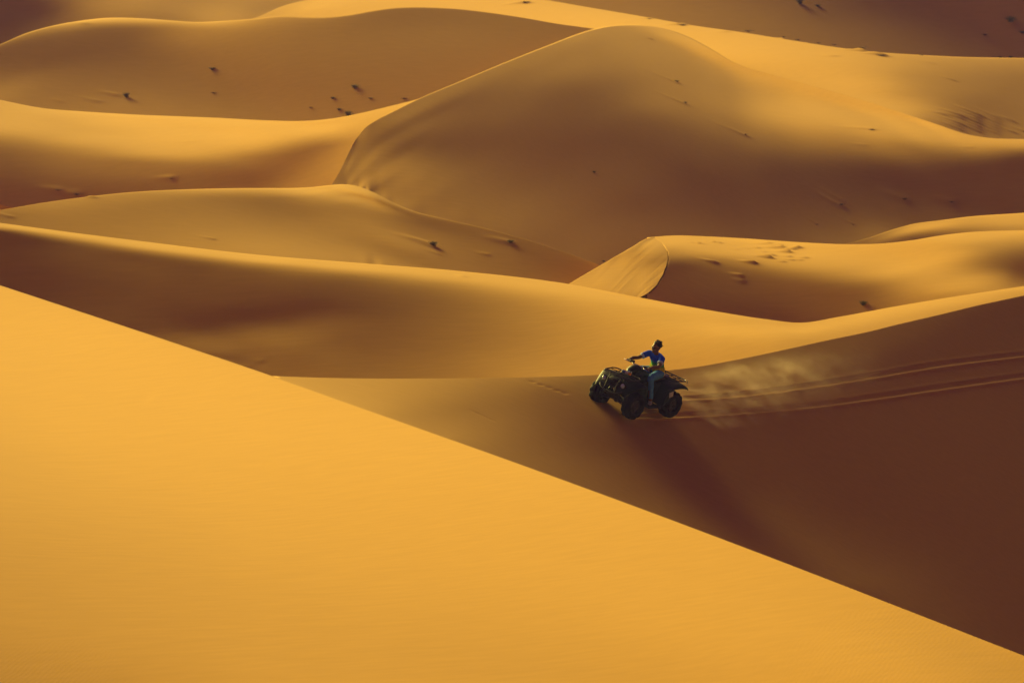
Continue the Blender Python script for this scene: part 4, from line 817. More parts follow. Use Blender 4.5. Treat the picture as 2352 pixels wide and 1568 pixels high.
GREEN = paint_mat('dark_green_plastic', (.0015, .015, .010), .5, .0, .22, .03)
BLACK = paint_mat('black_plastic', (.005, .005, .006), .55, 0, .25, .05)
RUBBER = paint_mat('tyre_rubber', (.007, .0065, .006), .85, 0, .15, .10)
STEEL = paint_mat('black_steel', (.016, .016, .018), .38, 0, .5, .08)
RIM = paint_mat('rim_steel', (.050, .046, .042), .42, 0, .5, .18)
RIM.node_tree.nodes['Principled BSDF'].inputs['Metallic'].default_value = .6
GREY = paint_mat('grey_plastic', (.016, .017, .019), .5, 0, .35, .06)
CHROME = node_mat('bare_metal', (.55, .53, .50), .28, 1.0, .5)
LENS = node_mat('headlight_lens', (.42, .58, .78), .12, 0, .6)
VINYL = paint_mat('seat_vinyl', (.030, .027, .026), .42, 0, .5, .14)
LABELM = node_mat('white_label', (.42, .46, .50), .5)

def bevel(w=.012, s=2): return ('BEVEL', dict(width=w, segments=s, limit_method='ANGLE'))

# ---------------------------------------------------------------- quad bike: x forward, y to its left, z up
atv = empty('quad_bike')
tag(atv, 'dark green quad bike with black racks driving across the shaded dune slope', 'quad bike')

def wheel(cx, cy, steer, w, R=.285):
    s = 1 if cy > 0 else -1
    h = w / 2
    bm = bmesh.new()
    lathe(bm, [(0.001, s * .075), (.030, s * .075), (.036, s * .055), (.036, -s * .02), (.001, -s * .02)], 20)
    hub = link_mesh('wheel', bm, STEEL, atv)
    hub.location = (cx, cy, R); hub.rotation_euler = (0, 0, steer)
    bm = bmesh.new()
    prof = [(.150, h * .80), (.170, h * .92), (.205, h * 1.0), (.238, h * .98), (.262, h * .90), (.276, h * .74), (.285, h * .50), (.287, h * .22), (.287, 0)]
    prof = prof + [(r, -y) for r, y in prof[-2::-1]]
    prof += [(.145, -h * .5), (.145, h * .5), (.150, h * .80)]
    def mod(r, y, k):
        if r > .255:
            lug = (k + (1 if y > 0 else 4) + int(abs(y) / h * 3)) % 6 < 3
            return r + (.000 if lug else -.016)
        return r
    lathe(bm, prof, 72, mod=mod)
    link_mesh('tyre', bm, RUBBER, hub)
    bm = bmesh.new()
    o = s * h
    lathe(bm, [(.156, o * .82), (.160, o * .78), (.150, o * .60), (.140, o * .34), (.128, o * .30), (.118, o * .36), (.062, o * .50), (.052, o * .62), (.030, o * .62), (.030, o * .40), (.12, o * .15), (.14, -o * .5)], 40)
    for k in range(4):          # lug nuts
        a = k * math.pi / 2 + .4
        bmesh.ops.create_cone(bm, cap_ends=True, segments=6, radius1=.009, radius2=.008, depth=.03,
            matrix=Matrix.Translation((.045 * math.cos(a), o * .60, .045 * math.sin(a))) @ Matrix.Rotation(math.pi / 2, 4, 'X'))
    for k in range(8):          # pressed ribs between the vent holes
        a = k * math.pi / 4
        tube(bm, [(.060 * math.cos(a), o * .52, .060 * math.sin(a)), (.120 * math.cos(a), o * .40, .120 * math.sin(a))], .011, 6)
    link_mesh('rim', bm, RIM, hub)
    return hub
for cx, cy, st, w in ((.62, .44, -.10, .21), (.62, -.44, -.10, .21), (-.62, .45, 0, .26), (-.62, -.45, 0, .26)):
    wheel(cx, cy, st, w)

# frame, engine and skid plate
bm = bmesh.new()
for s in (-1, 1):
    tube(bm, smooth_path([(.80, s * .14, .42), (.72, s * .16, .30), (.40, s * .17, .24), (-.45, s * .17, .24), (-.62, s * .15, .36), (-.80, s * .15, .58)]), .016)
    tube(bm, smooth_path([(.82, s * .14, .46), (.60, s * .13, .62), (.25, s * .10, .66), (-.2, s * .12, .58), (-.70, s * .16, .56)]), .016)
    for a, b in (((.72, .40), (.72, .30)), ((.52, .44), (.52, .32)), ((-.58, .40), (-.58, .30)), ((-.72, .42), (-.70, .30))):
        tube(bm, [(a[0], s * .12, a[1] - .02), (a[0] * .98, s * .36, .27)], .013)
        tube(bm, [(b[0], s * .12, b[1] - .04), (b[0] * .98, s * .36, .22)], .013)
link_mesh('frame', bm, STEEL, atv)
bm = bmesh.new()
box(bm, (.02, 0, .42), (.44, .30, .26)); box(bm, (.12, 0, .34), (.30, .36, .16)); box(bm, (-.30, .02, .36), (.26, .26, .18))
lathe_c = bmesh.new()
bmesh.ops.create_cone(bm, cap_ends=True, segments=20, radius1=.10, radius2=.09, depth=.40, matrix=Matrix.Translation((-.08, 0, .36)) @ Matrix.Rotation(math.pi / 2, 4, 'X'))
for k in range(5): box(bm, (.06, 0, .50 + k * .022), (.20, .24, .008))
lathe_c.free()
link_mesh('engine', bm, BLACK, atv, mods=[bevel(.012)])
bm = bmesh.new()
prism(bm, [(.88, .44), (.84, .34), (.70, .255), (.20, .225), (-.5, .225), (-.5, .245), (.20, .245), (.69, .28), (.82, .36), (.86, .45)], -.17, .17)
link_mesh('skid_plate', bm, GREY, atv, mods=[bevel(.006)])
for cx in (.62, -.62):
    bm = bmesh.new(); tube(bm, [(cx, -.38, .28), (cx, .38, .28)], .022, 10); ball(bm, (cx, 0, .29), (.09, .085, .085))
    link_mesh('axle', bm, STEEL, atv)
for cx, s in ((.60, 1), (.60, -1), (-.60, 1), (-.60, -1)):
    bm = bmesh.new()
    a, b = Vector((cx, s * .30, .27)), Vector((cx * .93, s * .20, .62))
    tube(bm, [a, b], .018, 10)
    hl = []
    for i in range(61):
        t = i / 60; ang = t * 2 * math.pi * 6; c = a.lerp(b, .25 + t * .65)
        hl.append(c + Vector((math.cos(ang), math.sin(ang), 0)) * .034)
    tube(bm, hl, .006, 6)
    link_mesh('shock_absorber', bm, STEEL, atv)

# front bodywork: nose with hood, fenders, grille
def sheet(name, path, ys, drop, mat, thick=.012, parent=atv, sub=1):
    """panel swept along (x, z) path; ys across; drop lowers each crosswise station"""
    bm = bmesh.new(); rows = []
    P_ = smooth_path([(x, 0, z) for x, z in path], 4)
    for p in P_:
        q = 1 - .8 * max(0, abs(p.x) - .62) if name == 'front_fender' else 1
        if name == 'front_fender' and p.x < .45: q -= (.45 - p.x) * .75
        rows.append([bm.verts.new((p.x, y * q, p.z - d)) for y, d in zip(ys, drop)])
    for a, b in zip(rows[:-1], rows[1:]):
        for i in range(len(ys) - 1): bm.faces.new((a[i], a[i + 1], b[i + 1], b[i]))
    return link_mesh(name, bm, mat, parent, mods=[('SOLIDIFY', dict(thickness=thick, offset=0)), ('SUBSURF', dict(levels=sub, render_levels=sub))])
for s in (1, -1):
    sheet('front_fender', [(.94, .50), (.92, .57), (.86, .635), (.74, .70), (.60, .752), (.47, .755), (.38, .70), (.34, .62), (.32, .54)],
          [s * y for y in (.10, .22, .33, .43, .51, .54, .546)], (-.02, -.01, .0, .004, .02, .05, .085), GREEN)
bm = bmesh.new()
prism(bm, [(.86, .55), (.88, .62), (.82, .70), (.62, .765), (.34, .83), (.10, .84), (.10, .62), (.5, .55)], -.215, .215, .93)
link_mesh('hood', bm, GREEN, atv, mods=[bevel(.035, 3)])
bm = bmesh.new()
prism(bm, [(.87, .53), (.915, .58), (.905, .67), (.86, .705), (.79, .67), (.79, .53)], -.325, .325, .9)
link_mesh('nose_panel', bm, BLACK, atv, mods=[bevel(.02, 2)])
bm = bmesh.new()
for k in range(5): box(bm, (.918, 0, .555 + k * .026), (.02, .26, .010))
box(bm, (.91, -.14, .61), (.02, .014, .15)); box(bm, (.91, .14, .61), (.02, .014, .15))
link_mesh('grille', bm, GREY, atv)
bm = bmesh.new()
ball(bm, (.885, 0, .705), (.055, .13, .032), 20, 10)
link_mesh('front_emblem_cover', bm, GREY, atv)
for s in (1, -1):
    bm = bmesh.new(); ball(bm, (0, 0, 0), (.040, .052, .052), 20, 12)
    hl = link_mesh('headlight', bm, LENS, atv); hl.location = (.895, s * .255, .660)
    bm = bmesh.new()
    ringp = [(.0, .064 * math.cos(a), .062 * math.sin(a)) for a in [k * math.pi / 10 for k in range(20)]]
    tube(bm, ringp, .014, 8, closed=True)
    link_mesh('bezel', bm, BLACK, hl)
# front guard: a bent bar loop below the lights, with the lower struts
bm = bmesh.new()
tube(bm, smooth_path([(.86, .33, .58), (.95, .27, .52), (.98, .14, .46), (.98, 0, .45), (.98, -.14, .46), (.95, -.27, .52), (.86, -.33, .58)]), .019)
for s in (1, -1):
    tube(bm, smooth_path([(.975, s * .15, .46), (.955, s * .14, .58), (.93, s * .14, .68), (.87, s * .15, .76)]), .015)
    tube(bm, smooth_path([(.975, s * .13, .46), (.90, s * .12, .37), (.80, s * .12, .33)]), .015)
link_mesh('front_bumper', bm, GREY, atv)

# racks
def rack(name, x0, x1, w0, w1, z0, z1, cross, longs):
    bm = bmesh.new(); r = .0115
    c = [(x0, -w0, z0), (x0, w0, z0), (x1, w1, z1), (x1, -w1, z1)]
    loop = []
    for i in range(4):
        p, q, n = Vector(c[i]), Vector(c[i - 1]), Vector(c[(i + 1) % 4])
        for t in (.09, .03): loop.append(p + (q - p).normalized() * t + (n - p).normalized() * (0.0 if t > .05 else .03))
        loop.append(p + (n - p).normalized() * .09)
    tube(bm, loop, .014, 8, closed=True)
    for t in cross:
        x = x0 + (x1 - x0) * t; w = w0 + (w1 - w0) * t; z = z0 + (z1 - z0) * t
        tube(bm, [(x, -w, z - .004), (x, w, z - .004)], .009)
    for y in longs: tube(bm, [(x0, y, z0 - .012), (x1, y, z1 - .012)], .009)
    return bm
bm = rack('front_rack', .87, .46, .37, .38, .80, .83, (.33, .66), (-.2, 0, .2))
tube(bm, smooth_path([(.87, -.34, .80), (.875, -.28, .83), (.875, -.10, .835), (.875, .10, .835), (.875, .28, .83), (.87, .34, .80)]), .010)
for x, y in ((.83, .2), (.83, -.2), (.5, .22), (.5, -.22)): tube(bm, [(x, y, .80), (x, y * .95, .70)], .010)
link_mesh('front_rack', bm, STEEL, atv)
bm = rack('rear_rack', -1.10, -.60, .40, .40, .745, .765, (.3, .62), (-.2, 0, .2))
for s in (1, -1):
    tube(bm, smooth_path([(-1.10, s * .38, .745), (-1.13, s * .38, .73), (-1.13, s * .37, .69)]), .010)
for x, y in ((-.9, .22), (-.9, -.22), (-.66, .25), (-.66, -.25)): tube(bm, [(x, y, .75), (x, y * .9, .66)], .010)
link_mesh('rear_rack', bm, STEEL, atv)

# rear fenders, side panels, foot boards
for s in (1, -1):
    sheet('rear_fender', [(-.98, .655), (-.92, .685), (-.79, .70), (-.62, .70), (-.46, .675), (-.34, .60), (-.27, .48), (-.23, .36), (-.19, .28)],
          [s * y for y in (.10, .24, .36, .45, .52, .548, .552)], (-.03, -.02, -.008, .0, .012, .035, .06), GREEN)
    bm = bmesh.new()
    prism(bm, [(.34, .58), (.26, .72), (.05, .74), (-.35, .68), (-.62, .66), (-.55, .56), (-.34, .42), (-.22, .36), (.18, .36)], s * .20, s * .285, .96)
    link_mesh('side_panel', bm, GREEN, atv, mods=[bevel(.018, 2)])
    bm = bmesh.new()
    box(bm, (.02, s * .39, .265), (.44, .32, .022))
    for k in range(8): box(bm, (-.15 + k * .05, s * .39, .282), (.014, .28, .014))
    tube(bm, smooth_path([(.24, s * .54, .30), (.22, s * .555, .265), (-.18, s * .555, .265), (-.20, s * .54, .30)]), .014)
    link_mesh('footrest', bm, BLACK, atv, mods=[bevel(.004, 1)])
bm = bmesh.new()
box(bm, (0, 0, 0), (.13, .006, .115))
st = link_mesh('sticker', bm, LABELM, atv, mods=[bevel(.002, 1)])
st.location = (-.395, .5785, .545); st.rotation_euler = (0, math.radians(14), 0)
# the sticker sits on a flat flank of the fender
bm = bmesh.new()
prism(bm, [(-.50, .60), (-.46, .665), (-.33, .62), (-.25, .46), (-.20, .30), (-.26, .30), (-.35, .42), (-.46, .50)], .50, .574)
link_mesh('flank_panel', bm, GREEN, atv, mods=[bevel(.01, 2)])
bm = bmesh.new()
prism(bm, [(-.50, .60), (-.46, .665), (-.33, .62), (-.25, .46), (-.20, .30), (-.26, .30), (-.35, .42), (-.46, .50)], -.574, -.50)
link_mesh('flank_panel', bm, GREEN, atv, mods=[bevel(.01, 2)])

# tank cover, seat, tail light
bm = bmesh.new()
loft(bm, [[Vector((x, w * math.cos(a), zc + h * math.sin(a))) for a in [k * math.pi / 8 for k in range(16)]]
          for x, w, zc, h in ((.40, .08, .80, .06), (.32, .13, .80, .11), (.18, .16, .78, .145), (.02, .165, .76, .145), (-.12, .15, .73, .12), (-.2, .12, .70, .08))])
link_mesh('tank_cover', bm, GREEN, atv)
bm = bmesh.new()
loft(bm, [[Vector((x, w * (abs(math.cos(a)) ** .7) * (1 if math.cos(a) > 0 else -1), zc + h * (abs(math.sin(a)) ** .7) * (1 if math.sin(a) > 0 else -1))) for a in [k * math.pi / 10 for k in range(20)]]
          for x, w, zc, h in ((-.02, .07, .765, .04), (-.08, .11, .755, .06), (-.22, .14, .735, .065), (-.42, .17, .720, .065), (-.62, .175, .725, .070), (-.78, .165, .730, .060), (-.84, .13, .725, .035))])
link_mesh('seat', bm, VINYL, atv)
bm = bmesh.new(); box(bm, (-1.0, 0, .62), (.05, .24, .06))
link_mesh('tail_light', bm, node_mat('red_lens', (.25, .01, .01), .2), atv, mods=[bevel(.012, 2)])
bm = bmesh.new()
tube(bm, smooth_path([(-.35, -.20, .42), (-.55, -.20, .50), (-.75, -.18, .52), (-1.0, -.17, .52)]), [.022] * 6 + [.05] * 7)
link_mesh('exhaust', bm, STEEL, atv)

# steering: pod with lamp, stem, bars, grips, levers
bm = bmesh.new()
loft(bm, [[Vector((x, w * math.cos(a), zc + h * math.sin(a))) for a in [k * math.pi / 7 for k in range(14)]]
          for x, w, zc, h in ((.47, .05, .875, .03), (.44, .095, .885, .065), (.36, .115, .905, .085), (.26, .11, .925, .085), (.16, .08, .93, .06), (.12, .04, .93, .03))])
pod = link_mesh('instrument_pod', bm, GREEN, atv)
bm = bmesh.new(); ball(bm, (.452, 0, .875), (.022, .075, .038), 16, 8); link_mesh('pod_lamp', bm, LENS, pod)
bm = bmesh.new(); tube(bm, [(.32, 0, .72), (.22, 0, .97)], .026, 10); link_mesh('steering_stem', bm, STEEL, atv)
GR, GL = Vector((.125, -.36, 1.0)), Vector((.205, .33, 1.0))
mid = (GR + GL) / 2
bm = bmesh.new()
tube(bm, smooth_path([GR, GR.lerp(GL, .17) + V3(.0, 0, .0), mid + V3(.03, -.09, -.035), mid + V3(.03, .09, -.035), GR.lerp(GL, .83), GL]), .012, 10)
tube(bm, [mid + V3(.02, -.12, -.01), mid + V3(.02, .12, -.01)], .010, 8)
bars = link_mesh('handlebar', bm, CHROME, atv)
bdir = (GL - GR).normalized(); fwd = V3(0, 0, 1).cross(bdir) * -1
if fwd.x < 0: fwd = -fwd
for s, e in ((-1, GR), (1, GL)):
    inn = bdir * (-s)
    bm = bmesh.new(); tube(bm, [e - inn * .005, e + inn * .03, e + inn * .10, e + inn * .125], [.020, .0165, .0165, .021], 12); link_mesh('grip', bm, BLACK, bars)
    bm = bmesh.new(); box(bm, e + inn * .17 + V3(0, 0, .012), (.055, .06, .05)); ball(bm, e + inn * .15 + fwd * .05 + V3(0, 0, .02), (.03, .03, .022))
    link_mesh('switch_housing', bm, GREY, bars, mods=[bevel(.008, 1)])
    bm = bmesh.new(); tube(bm, smooth_path([e + inn * .16 + fwd * .03, e + inn * .11 + fwd * .085 + V3(0, 0, .004), e + inn * .02 + fwd * .085, e - inn * .035 + fwd * .07 + V3(0, 0, .008)]), [.009] * 9 + [.006] * 4, 8)
    link_mesh('brake_lever', bm, CHROME, bars)

# stand it on the sand: tilt and heading of the slope under the wheels
gp = surf('I', np.array([1452.3, 1400., 1500.]), np.array([939., 939., 939.]))
gq = surf('I', np.array([1452.3]), np.array([929.]))[0]
e1 = Vector(gp[2] - gp[1]); e2 = Vector(gq - gp[0])
nrm = e1.cross(e2).normalized()
if nrm.z < 0: nrm = -nrm
hd = Vector((-.621, -.773, .127)); hd = (hd - nrm * hd.dot(nrm)).normalized()
nrm = (nrm + hd.cross(nrm) * math.tan(math.radians(5.0))).normalized()      # the uphill side sinks in a little deeper
hd = (hd - nrm * hd.dot(nrm)).normalized()
lf = nrm.cross(hd)
ATVM = Matrix(((hd.x, lf.x, nrm.x, 0), (hd.y, lf.y, nrm.y, 0), (hd.z, lf.z, nrm.z, 0), (0, 0, 0, 1)))
org = Vector(gp[0]) - nrm * .026
ATVM = Matrix.Translation(org) @ ATVM
atv.matrix_world = ATVM
MW = ATVM.copy()

# ---------------------------------------------------------------- drink bottle lying on the front rack
bott = empty('drink_bottle')
tag(bott, 'small blue and white drink bottle with an orange cap lying on the front rack', 'bottle')
bm = bmesh.new(); lathe(bm, [(.001, -.10), (.028, -.10), (.033, -.093), (.033, -.05), (.031, -.02), (.033, .01), (.033, .055), (.022, .08), (.013, .088), (.001, .088)], 20)
link_mesh('bottle_body', bm, node_mat('bottle_white', (.55, .56, .62), .35), bott)
bm = bmesh.new(); lathe(bm, [(.0335, -.085), (.0345, -.084), (.0345, -.01), (.0335, -.009)], 20)
link_mesh('wrapper', bm, node_mat('bottle_blue', (.06, .12, .42), .4), bott)
bm = bmesh.new(); lathe(bm, [(.001, .122), (.024, .122), (.027, .116), (.027, .066), (.001, .066)], 20)
link_mesh('cap', bm, node_mat('orange_cap', (.72, .30, .01), .45), bott)
bott.matrix_world = MW @ Matrix.Translation((.60, .03, .866)) @ Matrix.Rotation(math.radians(4), 4, 'Z')

# ---------------------------------------------------------------- the rider, in the same frame as the quad bike
SKIN = node_mat('skin', (.15, .070, .042), .55, 0, .35)
HAIR = node_mat('dark_hair', (.012, .007, .005), .6)
def shirt_material():
    m = node_mat('shirt_cloth', (.0, .05, .4), .85, 0, .1)
    t = m.node_tree; N = t.nodes; L = t.links; b = N['Principled BSDF']
    tc = N.new('ShaderNodeTexCoord'); sx = N.new('ShaderNodeSeparateXYZ'); L.new(tc.outputs['Object'], sx.inputs[0])
    nz = N.new('ShaderNodeTexNoise'); nz.inputs['Scale'].default_value = 7; L.new(tc.outputs['Object'], nz.inputs['Vector'])
    ad = N.new('ShaderNodeMath'); ad.operation = 'MULTIPLY_ADD'; ad.inputs[1].default_value = .05
    L.new(nz.outputs['Fac'], ad.inputs[0]); L.new(sx.outputs['Z'], ad.inputs[2])
    mr = N.new('ShaderNodeMapRange'); mr.inputs['From Min'].default_value = .87; mr.inputs['From Max'].default_value = 1.30
    L.new(ad.outputs[0], mr.inputs['Value'])
    cr = N.new('ShaderNodeValToRGB'); e = cr.color_ramp.elements
    e[0].position = 0; e[0].color = (.62, .56, .0, 1); e[1].position = 1; e[1].color = (.0, .09, .95, 1)
    for p, c in ((.24, (.55, .55, .0, 1)), (.34, (.03, .26, .015, 1)), (.45, (.0, .20, .16, 1)), (.56, (.0, .06, .70, 1))):
        x = e.new(p); x.color = c
    L.new(mr.outputs[0], cr.inputs[0]); L.new(cr.outputs[0], b.inputs['Base Color'])
    n2 = N.new('ShaderNodeTexNoise'); n2.inputs['Scale'].default_value = 14; n2.inputs['Detail'].default_value = 3; L.new(tc.outputs['Object'], n2.inputs['Vector'])
    bp = N.new('ShaderNodeBump'); bp.inputs['Strength'].default_value = .6; bp.inputs['Distance'].default_value = .02
    L.new(n2.outputs['Fac'], bp.inputs['Height']); L.new(bp.outputs[0], b.inputs['Normal'])
    return m
def denim_material():
    m = node_mat('light_denim', (.10, .22, .36), .85, 0, .1)
    t = m.node_tree; N = t.nodes; L = t.links; b = N['Principled BSDF']
    tc = N.new('ShaderNodeTexCoord'); nz = N.new('ShaderNodeTexNoise'); nz.inputs['Scale'].default_value = 9; nz.inputs['Detail'].default_value = 4
    L.new(tc.outputs['Object'], nz.inputs['Vector'])
    mx = N.new('ShaderNodeMix'); mx.data_type = 'RGBA'; mx.inputs['A'].default_value = (.022, .17, .50, 1); mx.inputs['B'].default_value = (.11, .36, .75, 1)
    L.new(nz.outputs['Fac'], mx.inputs['Factor']); L.new(mx.outputs['Result'], b.inputs['Base Color'])
    bp = N.new('ShaderNodeBump'); bp.inputs['Strength'].default_value = .6; bp.inputs['Distance'].default_value = .015
    L.new(nz.outputs['Fac'], bp.inputs['Height']); L.new(bp.outputs[0], b.inputs['Normal'])
    return m

man = empty('person')
tag(man, 'rider in a blue green and yellow t-shirt, light jeans and sunglasses', 'person')
SH = {1: V3(-.30, .175, 1.185), -1: V3(-.30, -.175, 1.185)}
EL = {1: V3(-.09, .305, 1.075), -1: V3(-.115, -.285, 1.055)}
WR = {1: V3(.135, .275, 1.035), -1: V3(.055, -.325, 1.035)}
HIP = {1: V3(-.48, .09, .835), -1: V3(-.48, -.09, .835)}
KN = {1: V3(.02, .27, .800), -1: V3(.02, -.27, .800)}
AN = {1: V3(.01, .395, .365), -1: V3(.01, -.395, .365)}
hr = Matrix.Rotation(math.radians(-14), 4, 'Z') @ Matrix.Rotation(math.radians(8), 4, 'Y')
HC = V3(-.245, .0, 1.375)
bm = bmesh.new()
tube(bm, smooth_path([(-.50, 0, .80), (-.49, 0, .88), (-.455, 0, .98), (-.40, 0, 1.08), (-.345, 0, 1.17), (-.32, 0, 1.215)]),
     [(.13, .10)] * 4 + [(.12, .095)] * 4 + [(.115, .09)] * 4 + [(.135, .095)] * 4 + [(.14, .085)] * 4 + [(.09, .06)], 16, side=(0, 1, 0))
tube(bm, smooth_path([(-.325, 0, 1.19), (-.30, 0, 1.25), (-.265, 0, 1.31)]), .052, 12)
for s in (1, -1):
    tube(bm, smooth_path([SH[s] + V3(-.02, -s * .06, .0), SH[s], SH[s].lerp(EL[s], .5), EL[s], EL[s].lerp(WR[s], .35), WR[s]], 3),
         [.045] * 3 + [.050] * 3 + [.043] * 3 + [.037] * 3 + [.038] * 3 + [.026], 12)
    tube(bm, smooth_path([HIP[s], HIP[s].lerp(KN[s], .5), KN[s], KN[s].lerp(AN[s], .3), AN[s], AN[s] - V3(0, 0, .05)], 3),
         [.080] * 3 + [.070] * 3 + [.055] * 3 + [.052] * 3 + [.035] * 4, 12)
    # hand: palm over the grip, five fingers closing round it, thumb below
    e = GL if s == 1 else GR
    inn = bdir * (-s); g0 = e + inn * .03
    pm = g0 + inn * .035 + V3(-.012, 0, .030)
    tube(bm, [WR[s], WR[s].lerp(pm, .5) + V3(0, 0, .006), pm], [(.028, .020), (.036, .018), (.042, .016)], 12, side=tuple(bdir))
    for f, (off, ln, rad) in enumerate(((.000, .9, .0078), (.021, 1.0, .0086), (.042, 1.05, .0088), (.063, 1.0, .0085))):
        c = g0 + inn * off
        R1 = .029
        arc = [c + fwd * (R1 * math.cos(a) * 1.0) + V3(0, 0, 1) * (R1 * math.sin(a)) for a in (math.radians(100), math.radians(60), math.radians(15), math.radians(-35 * ln), math.radians(-85 * ln), math.radians(-125 * ln))]
        tube(bm, [pm + inn * (off - .035) + V3(.012, 0, 0)] + arc, [rad * 1.15, rad * 1.1, rad, rad, rad * .95, rad * .9, rad * .75], 8)
    c = g0 + inn * .085
    tube(bm, [WR[s].lerp(c, .45) - V3(0, 0, .0), c + V3(-.030, 0, .012), c + V3(-.020, 0, -.018), c + V3(.006, 0, -.028)], [.014, .012, .0105, .008], 8)
# head
ball(bm, HC + hr @ V3(-.008, 0, .020), (.098, .076, .098), 24, 16, hr)
ball(bm, HC + hr @ V3(.022, 0, -.040), (.066, .058, .075), 20, 14, hr)
ball(bm, HC + hr @ V3(.052, 0, -.092), (.030, .034, .024), 14, 10, hr)
tube(bm, [HC + hr @ V3(.082, 0, .012), HC + hr @ V3(.104, 0, -.022), HC + hr @ V3(.098, 0, -.036)], [.010, .014, .012], 8)
ball(bm, HC + hr @ V3(.084, 0, -.060), (.012, .026, .008), 12, 8, hr); ball(bm, HC + hr @ V3(.080, 0, -.072), (.011, .022, .008), 12, 8, hr)
for s in (1, -1):
    ball(bm, HC + hr @ V3(-.005, s * .077, -.012), (.018, .009, .030), 10, 8, hr)
    ball(bm, HC + hr @ V3(.074, s * .030, .010), (.014, .016, .010), 10, 8, hr)
link_mesh('body', bm, SKIN, man, mods=[('REMESH', dict(mode='VOXEL', voxel_size=.0058)), ('SMOOTH', dict(factor=.5, iterations=3))])
# hair: a cap brushed back, with loose strands at the back
rnd = random.Random(5)
bm = bmesh.new()
ball(bm, HC + hr @ V3(-.030, 0, .058), (.092, .080, .078), 24, 16, hr)
ball(bm, HC + hr @ V3(.012, 0, .102), (.050, .056, .030), 16, 10, hr)
for i in range(70):
    a = rnd.uniform(-2.0, 2.0); h = rnd.uniform(-.2, 1.2)
    d = V3(-math.cos(a) * math.cos(h), math.sin(a) * math.cos(h), math.sin(h))
    p = HC + hr @ (V3(-.022, 0, .048) + V3(d.x * .094, d.y * .078, d.z * .082))
    q = p + hr @ (V3(-.5, 0, .1) + d * .8).normalized() * rnd.uniform(.02, .05)
    tube(bm, [p, p.lerp(q, .5) + V3(0, 0, .006), q], [.013, .009, .002], 5)
hair = link_mesh('hair', bm, HAIR, man)
# sunglasses
bm = bmesh.new()
for s in (1, -1):
    ball(bm, HC + hr @ V3(.083, s * .033, .006), (.008, .028, .021), 16, 10, hr @ Matrix.Rotation(s * .28, 4, 'Z'))
    tube(bm, [HC + hr @ V3(.084, s * .062, .014), HC + hr @ V3(.03, s * .080, .012), HC + hr @ V3(-.02, s * .083, .006)], .004, 6)
tube(bm, [HC + hr @ V3(.080, -.058, .018), HC + hr @ V3(.092, 0, .017), HC + hr @ V3(.080, .058, .018)], .005, 6)
link_mesh('sunglasses', bm, node_mat('dark_glass', (.006, .005, .005), .15, 0, .6), man)
# t-shirt with short sleeves
SHIRT = shirt_material()
bm = bmesh.new()
tp = smooth_path([(-.515, 0, .785), (-.50, 0, .86), (-.47, 0, .95), (-.425, 0, 1.04), (-.37, 0, 1.13), (-.335, 0, 1.19), (-.318, 0, 1.235)])
tube(bm, tp, [(.178, .140)] * 4 + [(.170, .132)] * 4 + [(.150, .118)] * 4 + [(.150, .116)] * 4 + [(.168, .116)] * 4 + [(.158, .098)] * 4 + [(.075, .068)], 20, side=(0, 1, 0))
for s in (1, -1):
    tube(bm, smooth_path([SH[s] + V3(-.02, -s * .09, .0), SH[s] + V3(-.005, 0, .0), SH[s].lerp(EL[s], .62)], 3), [.070] * 2 + [.069] * 2 + [.064] * 2 + [.062], 14)
# creases at the waist
for i in range(6):
    z = .83 + i * .022
    tube(bm, [V3(-.505 + .01 * i + .13 * math.cos(a), .176 * math.sin(a), z + .02 * math.sin(a * 2 + i)) for a in [k * math.pi / 8 for k in range(-8, 9)]], .008, 6)
shirt = link_mesh('t_shirt', bm, SHIRT, man, mods=[('REMESH', dict(mode='VOXEL', voxel_size=.0085)), ('SMOOTH', dict(factor=.5, iterations=4))])
for s in (1, -1):
    bm = bmesh.new()
    a, b = SH[s].lerp(EL[s], .50), SH[s].lerp(EL[s], .68)
    tube(bm, [a, b], [.0665, .0655], 16)
    link_mesh('sleeve_cuff', bm, node_mat('pale_cuff', (.40, .58, .95), .85), shirt, mods=[bevel(.006, 1)])
# jeans
bm = bmesh.new()
tube(bm, [(-.51, 0, .765), (-.50, 0, .84), (-.49, 0, .90)], [(.160, .125), (.165, .130), (.150, .115)], 18, side=(0, 1, 0))
for s in (1, -1):
    tube(bm, smooth_path([HIP[s] + V3(-.02, 0, -.01), HIP[s].lerp(KN[s], .5), KN[s], KN[s].lerp(AN[s], .35), AN[s] + V3(0, 0, .03)], 3),
         [.100] * 2 + [.094] * 2 + [.084] * 2 + [.074] * 2 + [.064] * 2 + [.052] * 2 + [.046], 14)
link_mesh('jeans', bm, denim_material(), man, mods=[('REMESH', dict(mode='VOXEL', voxel_size=.0085)), ('SMOOTH', dict(factor=.5, iterations=3))])
for s in (1, -1):
    bm = bmesh.new()
    a = AN[s]; toe = V3(.10, s * .465, .306); heel = V3(-.03, s * .375, .306)
    d = (toe - heel).normalized(); sd = V3(0, 0, 1).cross(d)
    tube(bm, [heel, heel.lerp(toe, .25), heel.lerp(toe, .6), heel.lerp(toe, .88), toe], [(.030, .028), (.038, .034), (.045, .026), (.040, .020), (.022, .014)], 14, side=tuple(sd))
    tube(bm, [heel.lerp(toe, .25), a - V3(0, 0, .005)], [.040, .040], 12)
    link_mesh('shoe', bm, node_mat('pale_canvas', (.30, .30, .32), .7), man, mods=[('REMESH', dict(mode='VOXEL', voxel_size=.006)), ('SMOOTH', dict(factor=.5, iterations=3))])
man.matrix_world = MW

